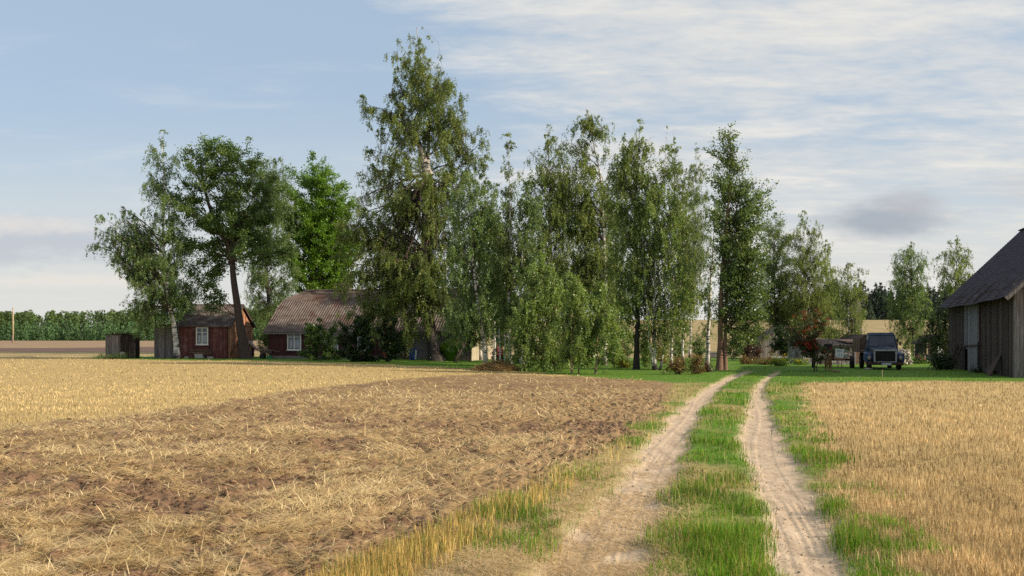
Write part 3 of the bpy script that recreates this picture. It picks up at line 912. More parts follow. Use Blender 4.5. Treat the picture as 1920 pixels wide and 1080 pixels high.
    per = np.clip((LNG * (7 if bushy else 3.6)).astype(int) + 3, 4, 16)
    li = np.repeat(np.arange(len(paths)), per); ns2 = len(li)
    tq = rng.uniform(.28, 1.0, ns2) * 7; i0 = np.minimum(tq.astype(int), 6); fr = (tq - i0)[:, None]
    B0 = paths[li, i0] * (1 - fr) + paths[li, i0 + 1] * fr
    tan_ = paths[li, i0 + 1] - paths[li, i0]; tan_ /= np.linalg.norm(tan_, axis=1, keepdims=True) + 1e-9
    wl = np.clip(TW[li], .15, 2.2)
    ups = []; uw = []
    for tp in TP:
        zz = tp[:, 2]; k0 = int(len(tp) * .55)
        m_ = 34 if prof else 0
        if m_ and not bushy:
            ups.append(tp[(k0 + (len(tp) - k0) * rng.random(m_) ** .75).astype(int)]); uw.append(np.full(m_, .55))
    if ups:
        B0 = np.concatenate([B0] + ups); tan_ = np.concatenate([tan_] + [np.tile([[0, 0, 1.]], (len(x), 1)) for x in ups]); wl = np.concatenate([wl] + uw); ns2 = len(B0)
    dirs = tan_ * .8 + rng.normal(0, .62, (ns2, 3)) + np.array([0, 0, {'birch': -.12, 'broad': .12, 'aspen': .25}.get(style, .3)])
    dirs /= np.linalg.norm(dirs, axis=1, keepdims=True) + 1e-9
    sl = rng.uniform(.35, 1.0, ns2) * np.clip(wl * .80, .16, 1.15 if not bushy else .45)
    q4 = np.linspace(0, 1, 5)[None, :, None]
    dro = {'birch': .45, 'broad': .12, 'aspen': .0}.get(style, .1)
    SP = B0[:, None] + dirs[:, None] * sl[:, None, None] * q4 - np.array([0, 0, 1.])[None, None] * (dro * sl)[:, None, None] * q4 ** 2
    v, f = tubes_np(SP, np.broadcast_to(np.linspace(.0055, .002, 5), (ns2, 5)), 3)
    barkV.append(v); barkF.append(f + off); off += len(v)
    to_ = np_mesh(trunk_name, np.concatenate(barkV), [np.concatenate(barkF)], M[bark], root, smooth=True)
    nb = sum(len(f_) for f_ in barkF[:len(trunks) + (1 if pale_limbs else 0)])
    to_.data.materials.append(M['twig'])
    mi = np.zeros(len(to_.data.polygons), np.int32); mi[nb:] = 1
    to_.data.polygons.foreach_set('material_index', mi)
    # leaves hang from and sit along the side branches
    want = int(tot * dens * {'birch': 168, 'broad': 100, 'aspen': 140, 'bush': 105}[style])
    wgt = sl * rng.gamma(3.0, 1, ns2); wgt /= wgt.sum()
    if style == 'birch':
        ns = max(20, want // 14); src = rng.choice(ns2, ns, p=wgt)
        t2 = rng.random(ns) ** .8 * 3.999; i2 = t2.astype(int); f2 = (t2 - i2)[:, None]
        st = SP[src, i2] * (1 - f2) + SP[src, i2 + 1] * f2 + rng.normal(0, .05, (ns, 3))
        ln = rng.uniform(.12, .80, ns) * np.clip(wl[src] * .75, .3, 1)
        q = rng.random((ns, 14)) ** .9; sway = rng.normal(0, .09, (ns, 2))
        P = np.stack([st[:, 0:1] + sway[:, 0:1] * q, st[:, 1:2] + sway[:, 1:2] * q, st[:, 2:3] - q * ln[:, None]], -1).reshape(-1, 3)
        P += rng.normal(0, .035, P.shape); tw_ = np.repeat(src, 14)
        size = rng.uniform(.060, .112, len(P)) * (leaf or 1); asp = .74; down = .9
    else:
        src = rng.choice(ns2, want, p=wgt); t2 = (.12 + .88 * rng.random(want)) * 3.999; i2 = t2.astype(int); f2 = (t2 - i2)[:, None]
        jit_ = {'broad': .15, 'aspen': .12}.get(style, .085)
        P = SP[src, i2] * (1 - f2) + SP[src, i2 + 1] * f2 + rng.normal(0, jit_, (want, 3)) * np.array([1, 1, .75])
        tw_ = src
        lo_, hi_, asp, down = {'broad': (.10, .185, .95, .3), 'aspen': (.07, .125, .95, .5)}.get(style, (.05, .105, .75, .2))
        size = rng.uniform(lo_, hi_, want) * (leaf or 1)
    n = ns2; T = SP[:, 3]
    k = P[:, 2] > .03
    P, size, tw_ = P[k], size[k], tw_[k]
    c1, c2 = GREEN[green]
    ct = rng.random(n)                                    # one tone to a twig, small changes from leaf to leaf
    t_ = np.clip(ct[tw_] + rng.normal(0, .22, len(P)), 0, 1)[:, None]
    tn = np.array(c1) * (1 - t_) + np.array(c2) * t_
    tn *= (1 + rng.normal(0, .12, (len(P), 1))).clip(.6, 1.5)
    if yellow:
        kk = rng.random(len(P)) < yellow * (.3 + 1.4 * ct[tw_])
        tn[kk] = np.array([.20, .16, .03]) * rng.uniform(.6, 1.2, (kk.sum(), 1))
    v, f = leaves_np(P, size, asp, down, rng)
    np_mesh(crown_name, v, [f], M['leaf'], root, col={'tone': np.repeat(tn, 4, 0)})
    return root, s, loc, T


GB = 'birches in the row beside the farmyard'
tree('leaning birch at the shed front with one long branch reaching out left over the outhouse', (333, 669),
     [[(333, 669), (327, 620), (316, 560), (309, 500), (305, 440), (310, 370), (306, 300), (303, 246)]],
     [(241, 299, 309), (262, 282, 326), (290, 264, 332), (318, 285, 332), (345, 262, 338), (372, 280, 345), (392, 268, 350), (420, 278, 360), (470, 262, 372),
      (520, 240, 372), (555, 238, 366), (585, 240, 352), (612, 246, 300)],
     [(215, 422, 42, 34), (176, 448, 28, 24), (246, 452, 34, 34), (222, 395, 18, 18), (205, 478, 22, 22), (232, 500, 22, 26), (266, 618, 20, 20), (345, 545, 34, 30), (240, 572, 18, 24)],
     r0=.24, green='birch', dens=7.0, seed=3, yellow=.03, Y=72.4, widen=1.06)
tree('broad dark tree on a thick leaning trunk at the corner of the red shed', (462, 669),
     [[(462, 669), (452, 620), (444, 560), (437, 500), (438, 465), (446, 420), (452, 370), (440, 320)], [(438, 490), (420, 440), (395, 390), (380, 330), (378, 290)],
      [(440, 470), (470, 420), (500, 370), (510, 330)]],
     [(258, 378, 384), (268, 336, 415), (285, 326, 470), (320, 322, 500), (350, 326, 520), (380, 350, 540), (420, 318, 545), (455, 312, 545), (480, 322, 545), (505, 340, 420), (540, 350, 400)],
     [(475, 290, 40, 20), (360, 515, 30, 28), (390, 560, 26, 30), (520, 470, 26, 50), (425, 275, 22, 14)],
     style='broad', name='broadleaf_tree', bark='bark', green='maple', r0=.42, dens=5.6, seed=5, leaf=.85, limbs=80, Y=73, taper=1.1)
tree('weeping birch behind the gap between the red shed and the farmhouse', (507, 665),
     [[(507, 665), (505, 560), (499, 460), (494, 380), (500, 300)]],
     [(285, 490, 515), (315, 470, 545), (380, 470, 550), (450, 468, 552), (510, 472, 552), (550, 474, 550), (590, 474, 548), (618, 480, 515)],
     Y=93, r0=.26, green='birch', bark='birch_old', dens=6.2, seed=8)
tree('bright green maple rising behind the left end of the farmhouse roof', (586, 668),
     [[(586, 668), (580, 560), (570, 500), (577, 430), (590, 350)], [(578, 545), (600, 470), (625, 400), (630, 350)]],
     [(287, 572, 592), (300, 540, 622), (330, 520, 645), (375, 510, 662), (420, 516, 668), (470, 520, 655), (520, 530, 648), (556, 540, 630)],
     [(650, 400, 24, 44), (655, 470, 26, 50), (640, 530, 30, 24), (530, 420, 22, 60)], Y=97, style='broad', name='maple_tree', bark='bark', green='maple_bright', r0=.36, dens=5.6, seed=9, leaf=1.05)
tree('smaller maple behind the farmhouse chimney', (618, 668), [[(618, 668), (616, 550), (624, 480), (618, 420)]],
     [(400, 610, 650), (450, 600, 668), (500, 598, 665), (545, 600, 655), (562, 606, 640)], Y=101, style='broad', name='maple_tree', bark='bark', green='maple_bright',
     r0=.3, dens=5.4, seed=10, leaf=1.05)
tree('giant old birch towering over the farmhouse, dark furrowed foot and hanging twigs', (815, 673),
     [[(817, 674), (809, 625), (801, 565), (795, 500), (798, 430), (803, 330), (806, 240), (803, 190), (790, 115), (782, 52)],
      [(800, 540), (770, 490), (745, 430), (725, 360), (715, 300)], [(798, 470), (830, 420), (860, 350), (885, 290)], [(803, 330), (780, 260), (750, 210), (735, 170)]],
     [(44, 777, 784), (62, 762, 800), (85, 742, 826), (112, 738, 848), (150, 736, 868), (190, 734, 872), (222, 716, 868), (255, 694, 880), (300, 676, 888), (350, 668, 892),
      (410, 672, 890), (470, 676, 882), (530, 680, 872), (570, 690, 868)],
     [(800, 150, 50, 58), (806, 215, 58, 46), (755, 165, 20, 40), (850, 190, 22, 44), (694, 190, 30, 24), (670, 186, 14, 18), (722, 222, 28, 24), (893, 268, 32, 36), (905, 300, 22, 34), (660, 420, 46, 66), (645, 500, 34, 56), (640, 455, 26, 60), (690, 560, 52, 66), (735, 605, 52, 44), (655, 585, 26, 44), (700, 500, 60, 60), (780, 590, 40, 50), (670, 620, 24, 34),
      (850, 590, 34, 50), (690, 310, 34, 40)],
     r0=.52, bark='birch_old', green='birch_olive', dens=6.6, seed=12, yellow=.05, limbs=260, limb_k=.6, widen=1.08, Y=68.5, taper=1.6, clump=.6)
tree('slim white birch leaning left beside the straw heap', (912, 690), [[(912, 690), (905, 625), (895, 560), (886, 480), (879, 390), (880, 322)]],
     [(314, 872, 888), (335, 858, 905), (370, 846, 922), (420, 842, 932), (470, 845, 935), (520, 850, 932), (570, 842, 925), (615, 840, 918), (640, 852, 900)],
     r0=.17, green='birch', dens=8, seed=14, group=GB, depth=.9)
tree('thin birch with a short crown just right of the slim leaning birch', (927, 684), [[(927, 684), (928, 600), (931, 480), (930, 350)]],
     [(330, 922, 938), (370, 905, 948), (430, 902, 955), (500, 902, 958), (560, 905, 958), (610, 910, 950)], r0=.085, dens=7, seed=15, group=GB)
tree('second thin white stem of the small birch clump behind the straw heap', (938, 687), [[(938, 687), (936, 620), (935, 540), (938, 440)]],
     [(430, 930, 946), (470, 922, 954), (540, 920, 955), (600, 924, 950)], r0=.075, dens=6.5, seed=16, group=GB)
tree('tall narrow birch with a feathery pointed top, straight stem right of the straw heap', (957, 691), [[(957, 691), (955, 600), (957, 500), (958, 400), (957, 320), (956, 256)]],
     [(254, 953, 959), (285, 944, 970), (330, 936, 982), (380, 932, 990), (440, 930, 995), (510, 930, 995), (570, 934, 992), (620, 938, 985), (640, 945, 975)],
     r0=.13, dens=5.8, seed=17, green='pale', group=GB)
tree('short white stem between two taller birches behind the straw heap', (946, 688), [[(946, 688), (947, 620), (945, 540), (948, 460)]],
     [(455, 942, 954), (500, 936, 960), (560, 934, 962), (610, 938, 958)], r0=.075, dens=6, seed=18, group=GB)
tree('birch with a dark crown left of the low bushy saplings', (979, 692), [[(979, 692), (976, 610), (981, 500), (990, 400), (992, 345)]],
     [(340, 986, 999), (380, 974, 1012), (440, 968, 1016), (510, 964, 1014), (580, 960, 1006), (640, 962, 995)], r0=.15, dens=7, seed=19, green='birch', group=GB)
tree('birch with a pale stem showing high above the bushy saplings', (1038, 684), [[(1038, 684), (1036, 600), (1035, 480), (1033, 380), (1031, 290), (1029, 236)]],
     [(234, 1025, 1033), (262, 1008, 1048), (300, 996, 1062), (350, 990, 1068), (400, 994, 1070), (460, 1000, 1068), (520, 1000, 1065), (580, 1004, 1060)],
     r0=.17, dens=6.8, seed=20, green='birch_olive', group=GB)
tree('tallest birch of the row, broad crown with a reddish twiggy top', (1133, 685), [[(1133, 685), (1134, 560), (1131, 430), (1125, 330), (1110, 260), (1103, 208)]],
     [(206, 1098, 1107), (228, 1076, 1128), (262, 1070, 1138), (300, 1070, 1142), (350, 1068, 1150), (410, 1066, 1158), (470, 1066, 1165), (530, 1068, 1165), (590, 1076, 1160), (640, 1090, 1150)],
     [(1085, 400, 26, 60), (1080, 500, 30, 60)], r0=.2, dens=8, seed=21, green='birch_olive', yellow=.04, group=GB)
tree('dark-stemmed birch left of the forked white birch', (1193, 693), [[(1193, 693), (1195, 600), (1192, 500), (1190, 400), (1195, 300), (1197, 226)]],
     [(224, 1192, 1201), (250, 1172, 1218), (285, 1156, 1226), (330, 1148, 1230), (390, 1145, 1232), (450, 1146, 1230), (520, 1150, 1228), (570, 1160, 1226), (615, 1166, 1214), (650, 1172, 1208)],
     r0=.2, dens=7.5, seed=22, bark='birch_old', green='birch_olive', group=GB)
tree('white birch forking low into three stems', (1230, 694),
     [[(1229, 694), (1227, 650), (1226, 560), (1231, 450), (1242, 340), (1250, 243)], [(1226, 694), (1219, 640), (1214, 570), (1207, 500), (1206, 410)], [(1237, 692), (1243, 650), (1247, 600), (1252, 500)]],
     [(240, 1245, 1254), (275, 1230, 1264), (320, 1212, 1274), (380, 1200, 1284), (450, 1192, 1286), (520, 1192, 1280), (580, 1195, 1275), (630, 1205, 1258), (665, 1212, 1252)],
     r0=.135, dens=5.6, seed=23, green='young', yellow=.06, group=GB)
tree('slender birch just right of the forked white birch', (1258, 689), [[(1258, 689), (1260, 600), (1263, 480), (1266, 360), (1263, 246)]],
     [(243, 1259, 1267), (275, 1252, 1278), (330, 1250, 1290), (400, 1250, 1296), (470, 1252, 1298), (540, 1252, 1300), (600, 1252, 1296), (640, 1258, 1288), (666, 1260, 1284)],
     r0=.12, dens=4.8, seed=24, green='birch_olive', yellow=.05, group=GB)
tree('thin birch with an open crown left of the bare dying birch', (1293, 671), [[(1293, 671), (1296, 600), (1300, 500), (1304, 400), (1306, 330), (1306, 270)]],
     [(268, 1303, 1309), (295, 1292, 1320), (345, 1286, 1326), (410, 1284, 1328), (480, 1284, 1326), (540, 1285, 1322), (575, 1290, 1316)],
     r0=.12, dens=4.8, seed=25, green='pale', group=GB)
tree('bare dying birch with a pale stem and almost no leaves', (1325, 692), [[(1325, 692), (1328, 620), (1332, 540), (1336, 450), (1339, 372)]],
     [(430, 1325, 1348), (540, 1312, 1350), (590, 1308, 1350), (628, 1314, 1344)], r0=.16, dens=2.0, seed=26, limbs=20, bark='birch', group=GB)
tree('tall aspen with two reddish trunks standing close together', (1354, 694),
     [[(1349, 694), (1352, 600), (1356, 500), (1364, 400), (1369, 310), (1368, 238)], [(1360, 693), (1361, 600), (1367, 480), (1385, 380), (1395, 330)]],
     [(234, 1361, 1374), (258, 1340, 1386), (290, 1334, 1400), (318, 1333, 1410), (345, 1332, 1432), (380, 1332, 1441), (420, 1333, 1436), (470, 1345, 1430), (530, 1350, 1428), (580, 1352, 1440),
      (620, 1362, 1436), (655, 1384, 1418)], [(1404, 395, 38, 56), (1420, 365, 22, 44), (1400, 560, 36, 50), (1412, 622, 26, 30), (1344, 590, 16, 40), (1388, 480, 46, 58)], style='aspen', name='aspen_tree', bark='bark_warm', green='aspen', r0=.2, dens=4.7, seed=27)
tree('bushy dark aspen behind the twin-trunked aspen', (1449, 661), [[(1449, 661), (1452, 560), (1450, 480), (1455, 410)]],
     [(398, 1444, 1462), (425, 1428, 1476), (480, 1414, 1490), (540, 1418, 1496), (600, 1432, 1500), (640, 1440, 1492)], style='aspen', name='aspen_tree', bark='bark_warm', green='aspen',
     r0=.17, dens=6.0, seed=28)
tree('birch with two white stems rising behind the red-berried rowan', (1512, 663), [[(1512, 663), (1511, 560), (1506, 480), (1508, 398)], [(1517, 663), (1518, 560), (1521, 470), (1518, 430)]],
     [(394, 1503, 1513), (418, 1488, 1530), (450, 1478, 1538), (500, 1472, 1548), (560, 1472, 1552), (610, 1476, 1555), (645, 1482, 1550)], r0=.14, dens=6.5, seed=29, green='birch_olive', yellow=.04)
tree('rounded birch right of the two-stemmed birch behind the rowan', (1556, 662), [[(1556, 662), (1553, 560), (1550, 452)]],
     [(452, 1540, 1558), (490, 1534, 1566), (540, 1534, 1574), (590, 1534, 1574), (640, 1534, 1570)], r0=.13, dens=7, seed=30, widen=1.1, green='young', yellow=.05)
tree('small wide-branched birch left of the slatted tower', (1592, 661), [[(1592, 661), (1592, 580), (1590, 490)]],
     [(487, 1585, 1597), (502, 1570, 1611), (528, 1563, 1618), (560, 1568, 1612), (610, 1572, 1614), (645, 1576, 1612)], Y=92, r0=.13, dens=5.2, seed=31, green='birch_olive')
tree('birch with a dense crown behind the firewood pile', (1712, 668), [[(1712, 668), (1711, 600), (1708, 520), (1708, 454)]],
     [(452, 1702, 1713), (472, 1676, 1738), (505, 1670, 1742), (545, 1666, 1752), (590, 1662, 1752), (630, 1668, 1742), (650, 1688, 1728)], r0=.16, dens=6.6, seed=32, widen=1.0, green='birch', bark='birch_old')
tree('open-crowned birch beyond the barn roof', (1796, 668), [[(1796, 668), (1794, 560), (1793, 446)]],
     [(443, 1786, 1798), (462, 1768, 1814), (492, 1755, 1833), (518, 1758, 1826), (545, 1764, 1812), (580, 1766, 1800)], Y=86, r0=.15, dens=5.4, seed=33, widen=1.0, green='birch_olive')
tree('low dark willow beside the left end of the barn', (1772, 672), [[(1772, 672), (1774, 620), (1778, 560)]],
     [(542, 1758, 1800), (575, 1742, 1812), (620, 1736, 1806), (652, 1732, 1790), (668, 1736, 1784)], Y=71, r0=.14, dens=8, seed=34, green='dark', name='willow_tree', bark='bark')
tree('rear birch whose thin stem shows between the sapling clump and the tallest birch', (1062, 676), [[(1062, 676), (1060, 560), (1056, 440), (1050, 300)]],
     [(296, 1044, 1054), (330, 1036, 1066), (390, 1030, 1078), (460, 1030, 1086), (530, 1032, 1086), (590, 1036, 1084), (635, 1044, 1076)], Y=74, r0=.13, dens=5.5, seed=111, green='birch_olive', group=GB)
tree('rear birch standing behind and between the tallest birch and the dark-stemmed birch', (1160, 676), [[(1160, 676), (1158, 560), (1154, 440), (1152, 290)]],
     [(286, 1147, 1156), (320, 1138, 1168), (380, 1132, 1178), (450, 1130, 1184), (520, 1132, 1184), (590, 1136, 1180), (640, 1142, 1174)], Y=76, r0=.13, dens=5.5, seed=112, green='birch', group=GB)
tree('rear birch seen through the crown of the slender birch beside the forked one', (1280, 672), [[(1280, 672), (1280, 560), (1282, 440), (1284, 320)]],
     [(318, 1279, 1288), (350, 1270, 1298), (410, 1264, 1306), (480, 1262, 1310), (550, 1264, 1308), (610, 1266, 1304), (640, 1272, 1298)], Y=78, r0=.12, dens=4.4, seed=113, green='pale', group=GB)
tree('rear birch filling the gap between the giant birch and the pointed birch', (900, 676), [[(900, 676), (904, 560), (908, 450), (910, 350)]],
     [(346, 904, 914), (380, 890, 930), (440, 882, 940), (510, 880, 944), (570, 884, 944), (620, 888, 938)], Y=74, r0=.12, dens=6, seed=114, green='birch', group=GB)
# young trees before the row
GS = 'young birch saplings at the lawn edge'
tree('widest bushy young birch with light green leaves down to the grass', (1020, 696), [[(1020, 696), (1018, 620), (1015, 540), (1013, 476)], [(1040, 696), (1042, 630), (1045, 560)]],
     [(470, 1008, 1020), (495, 992, 1040), (535, 982, 1058), (590, 974, 1068), (640, 972, 1070), (676, 974, 1064)], r0=.07, bark='birch_young', green='young', dens=13, seed=35, group=GS, lowest=.06)
tree('young birch with a bare brown stem right of the widest sapling', (1072, 702), [[(1072, 702), (1072, 640), (1070, 580), (1071, 512)]],
     [(506, 1066, 1078), (535, 1054, 1098), (580, 1048, 1106), (630, 1050, 1106), (672, 1056, 1098)], r0=.06, bark='birch_young', green='young', dens=12, seed=36, group=GS, lowest=.12)
tree('short young birch between two taller saplings', (1085, 701), [[(1085, 701), (1086, 650), (1090, 590)]],
     [(588, 1084, 1096), (620, 1076, 1112), (655, 1076, 1114), (682, 1080, 1106)], r0=.05, bark='birch_young', green='young', dens=12, seed=37, group=GS, lowest=.1)
tree('young birch with an orange-brown stem, the last sapling before the dark-stemmed birch', (1116, 702), [[(1116, 702), (1119, 645), (1124, 585), (1126, 532)]],
     [(528, 1120, 1132), (555, 1108, 1148), (600, 1102, 1166), (640, 1102, 1158), (680, 1108, 1142)], r0=.065, bark='birch_young', green='young', dens=12, seed=38, group=GS, lowest=.12)
r_, s_, loc_, T_ = tree('small rowan tree hung with red berries before the whitewashed shed', (1527, 696), [[(1527, 696), (1526, 660), (1522, 620), (1518, 580)], [(1531, 696), (1534, 660), (1540, 615)]],
     [(578, 1505, 1545), (605, 1484, 1565), (635, 1472, 1570), (660, 1480, 1562), (678, 1500, 1550)], name='rowan_tree', style='bush', green='rowan', bark='bark', r0=.05, widen=1.25, dens=8, seed=39, leaf=1.2, lowest=.3)
rg = np.random.default_rng(5)
bc = T_[rg.integers(len(T_), size=84)] + rg.normal(0, .1, (84, 3)) - np.array([0, .25, .05])
bc = bc[bc[:, 2] > 1.0]
mb = MB()
bp_ = (bc[:, None] + rg.normal(0, .075, (len(bc), 11, 3)) * np.array([1, 1, .6])).reshape(-1, 3)
for p in bp_:
    r = .021
    mb.add([(p[0] + r, p[1], p[2]), (p[0], p[1] + r, p[2]), (p[0] - r, p[1], p[2]), (p[0], p[1] - r, p[2]), (p[0], p[1], p[2] + r), (p[0], p[1], p[2] - r)],
           [(0, 1, 4), (1, 2, 4), (2, 3, 4), (3, 0, 4), (1, 0, 5), (2, 1, 5), (3, 2, 5), (0, 3, 5)])
o = mb.build('berries', M['berry'], r_); o['label'] = 'clusters of red rowan berries'; o['kind'] = 'stuff'


# ------------------------------------------------------------------ shrubs and garden plants
def shrub(label, base, prof, green, seed, dens=16, leaf=1, name='shrub', cat='shrub', Y=None, ell=(), depth=.8, group=None, style='bush', stem=None):
    top = min(p[0] for p in prof) if prof else base[1] - 30
    c = base[0]
    st = stem or [[(c, base[1]), (c + 1, (base[1] + top) / 2), (c - 2, top + 4)], [(c + 3, base[1]), (c + 8, (base[1] * .4 + top * .6))], [(c - 3, base[1]), (c - 8, (base[1] * .4 + top * .6))]]
    return tree(label, base, st, prof, ell, style=style, name=name, cat=cat, green=green, bark='bark', r0=.035, dens=dens, seed=seed, leaf=leaf, lowest=.03, Y=Y, depth=depth,
                trunk_name='stems', crown_name='foliage', group=group, limbs=26, limb_k=1.0)


shrub('tall lilac bush covering the farmhouse wall beside the white window', (600, 676), [(598, 585, 606), (612, 562, 632), (635, 556, 640), (660, 560, 642), (676, 566, 640)], 'maple', 51, 15, 1.3, 'lilac_bush', 'bush')
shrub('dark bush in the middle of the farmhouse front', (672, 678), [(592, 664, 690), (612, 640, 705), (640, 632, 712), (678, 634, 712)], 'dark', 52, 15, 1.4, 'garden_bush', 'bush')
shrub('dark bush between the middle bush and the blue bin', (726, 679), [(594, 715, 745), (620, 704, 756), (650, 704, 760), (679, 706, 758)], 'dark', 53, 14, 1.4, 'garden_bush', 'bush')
shrub('sunlit sapling between the red shed and the farmhouse', (498, 672), [(612, 488, 506), (635, 484, 506), (660, 484, 505)], 'pale', 54, 9, 1.2, 'garden_bush', 'bush', Y=82)
# the mound of fine grass beside the giant birch
b = unproj(845, 677); s = b.y / F
rt = thing('ornamental_grass', b, 'rounded mound of fine bright ornamental grass beside the giant birch', 'plant')
n = 9000; th = RNG.uniform(0, 2 * np.pi, n); q = RNG.random(n) ** .7
R0 = 24 * s; H0 = 44 * s
ang = q * 1.25
ln = H0 * RNG.uniform(.6, 1.02, n)
k1 = np.stack([np.cos(th) * ang, np.sin(th) * ang, np.zeros(n)], 1)
root_ = k1 * .18
tip = np.stack([np.cos(th) * np.sin(ang) * ln * .72, np.sin(th) * np.sin(ang) * ln * .72, np.cos(ang * .8) * ln], 1)
md = root_ * .3 + tip * .62 + np.array([0, 0, .18])
wd = np.stack([-np.sin(th), np.cos(th), np.zeros(n)], 1) * .012
V_ = np.stack([root_ - wd, root_ + wd, md + wd, md - wd, tip], 1).reshape(-1, 3); kk = np.arange(n) * 5
np_mesh('blades', V_, [np.stack([kk, kk + 1, kk + 2, kk + 3], 1), np.stack([kk + 3, kk + 2, kk + 4], 1)], M['blade'], rt, col={'tone': np.repeat(tones(n, *GREEN['grass_mound']), 5, 0)})
# leaning old stump beside it
b = unproj(853, 679); s = b.y / F
mb = MB(); mb.tube([(0, 0, -.1), (.12, 0, .3), (.35, .02, .72), (.52, .03, 1.0), (.50, .03, 1.35)], [.15, .13, .115, .09, .05], 9)
mb.tube([(.42, .02, .82), (.62, .05, 1.05), (.72, .05, 1.5), (.70, .05, 1.9)], [.07, .05, .04, .02], 7)
rt = thing('tree_stump', b, 'dark crooked dead trunk leaning before the grass mound', 'stump'); mb.build('stem', M['bark'], rt, True)
mb = MB(); mb.tube([(0, 0, -.1), (.03, 0, .8), (-.05, 0, 2.2), (0, 0, 3.6)], [.24, .2, .18, .12], 10)
shrub('dark elder tree against the corner of the cream wall', (876, 677), [(560, 860, 900), (600, 856, 905), (628, 864, 905), (642, 870, 892)], 'dark', 57, 14, 1.5, 'elder_tree', 'tree',
      stem=[[(876, 677), (873, 650), (872, 600), (875, 570)], [(882, 677), (884, 640), (880, 590)], [(879, 677), (880, 650), (890, 610)]])
b = unproj(937, 681)
rt, s, lc, T_ = shrub('bush with pink blossoms before the cream wall', (937, 681), [(650, 928, 948), (662, 926, 950), (676, 927, 948)], 'weed', 58, 16, 1.1, 'flowering_bush', 'bush')
def blossoms(root, T, n, mat_col, r, seed, zmin=.3):
    rg = np.random.default_rng(seed)
    P = T[rg.integers(len(T), size=n)] + rg.normal(0, .06, (n, 3)) - np.array([0, .18, -.04])
    P = P[P[:, 2] > zmin]
    P = (P[:, None] + rg.normal(0, r * .5, (len(P), 9, 3))).reshape(-1, 3)
    v, f = leaves_np(P, np.full(len(P), r), .9, 0, rg)
    o = np_mesh('blossoms', v, [f], M['leaf'], root, col={'tone': np.repeat(np.array(mat_col) * rg.uniform(.75, 1.2, (len(P), 1)), 4, 0)})
    o['kind'] = 'stuff'
blossoms(rt, T_, 60, (.55, .06, .22), .11, 61, .25)
shrub('low yellow-leaved shrub left of the dark-stemmed birch', (1164, 691), [(655, 1156, 1174), (668, 1150, 1180), (688, 1152, 1180)], 'yellow', 62, 14, 1.0, 'yellow_shrub')
shrub('yellow-green shrub behind the forked white birch', (1243, 682), [(650, 1232, 1252), (665, 1228, 1256), (680, 1230, 1255)], 'yellow', 63, 10, 1.0, 'yellow_shrub')
shrub('thin green bush left of the forked white birch', (1213, 690), [(645, 1206, 1218), (665, 1203, 1222), (688, 1205, 1222)], 'young', 64, 12, 1.1, 'garden_bush', 'bush')
shrub('faded autumn shrub in front of the slender birches', (1272, 702), [(668, 1262, 1284), (680, 1252, 1292), (700, 1250, 1290)], 'autumn', 65, 14, .9, 'autumn_shrub')
shrub('faded autumn shrub beside the foot of the dying birch', (1302, 702), [(664, 1292, 1312), (680, 1286, 1322), (700, 1288, 1320)], 'rust', 66, 13, .9, 'autumn_shrub')
shrub('dark brush around the foot of the dying birch', (1326, 698), [(676, 1320, 1332), (688, 1314, 1338), (697, 1312, 1340)], 'red', 67, 12, .8, 'thorny_shrub')
shrub('red-leaved shrub left of the small cypress on the lawn edge', (1398, 662), [(645, 1392, 1406), (652, 1386, 1412), (661, 1385, 1412)], 'red', 68, 14, 1.2, 'red_shrub', Y=84)
shrub('green bush behind the red-leaved shrub', (1410, 655), [(638, 1398, 1424), (648, 1394, 1428), (658, 1396, 1428)], 'weed', 69, 10, 1.2, 'garden_bush', 'bush', Y=89)
shrub('small dark conical cypress beside the grey plank shed', (1418, 662), [(640, 1417, 1420), (650, 1412, 1425), (661, 1408, 1430)], 'red', 70, 18, 1.0, 'cypress_shrub', Y=83)
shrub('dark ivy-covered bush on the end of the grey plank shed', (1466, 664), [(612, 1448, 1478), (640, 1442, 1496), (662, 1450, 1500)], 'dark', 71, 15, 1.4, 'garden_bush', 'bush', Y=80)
shrub('dense dark bush at the near corner of the barn end', (1762, 694), [(664, 1752, 1778), (678, 1742, 1786), (693, 1738, 1790)], 'dark', 72, 16, 1.1, 'garden_bush', 'bush')
shrub('leafy burdock clump at the right front wheel of the truck', (1693, 682), [(666, 1686, 1702), (674, 1684, 1706), (682, 1684, 1706)], 'lime', 73, 12, 1.6, 'burdock_clump', 'plant')
rt, s, lc, T_ = shrub('pink-flowered clump beside the burdock', (1722, 682), [(668, 1712, 1734), (675, 1706, 1742), (682, 1706, 1742)], 'weed', 74, 12, 1.1, 'flower_clump', 'plant')
blossoms(rt, T_, 26, (.42, .17, .22), .06, 75, .25)
shrub('weeds under the leaning door board of the barn', (1868, 703), [(686, 1862, 1880), (694, 1856, 1892), (703, 1854, 1896)], 'dark', 76, 16, 1.0, 'weed_clump', 'plant')
shrub('weeds at the foot of the pale barn planks', (1836, 699), [(688, 1828, 1846), (694, 1822, 1852), (699, 1822, 1854)], 'dark', 77, 14, 1.0, 'weed_clump', 'plant')
shrub('nettles growing along the outhouse foot', (210, 673), [(664, 196, 246), (668, 186, 250), (673, 184, 252)], 'weed', 78, 12, 1.0, 'nettle_clump', 'plant')
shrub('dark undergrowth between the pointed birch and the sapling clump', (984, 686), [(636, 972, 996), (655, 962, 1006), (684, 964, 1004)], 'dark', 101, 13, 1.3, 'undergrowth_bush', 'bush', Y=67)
shrub('dark undergrowth behind the stems of the birch clump', (948, 684), [(600, 930, 966), (630, 924, 972), (652, 930, 968)], 'birch', 102, 9, 1.3, 'undergrowth_bush', 'bush', Y=68)
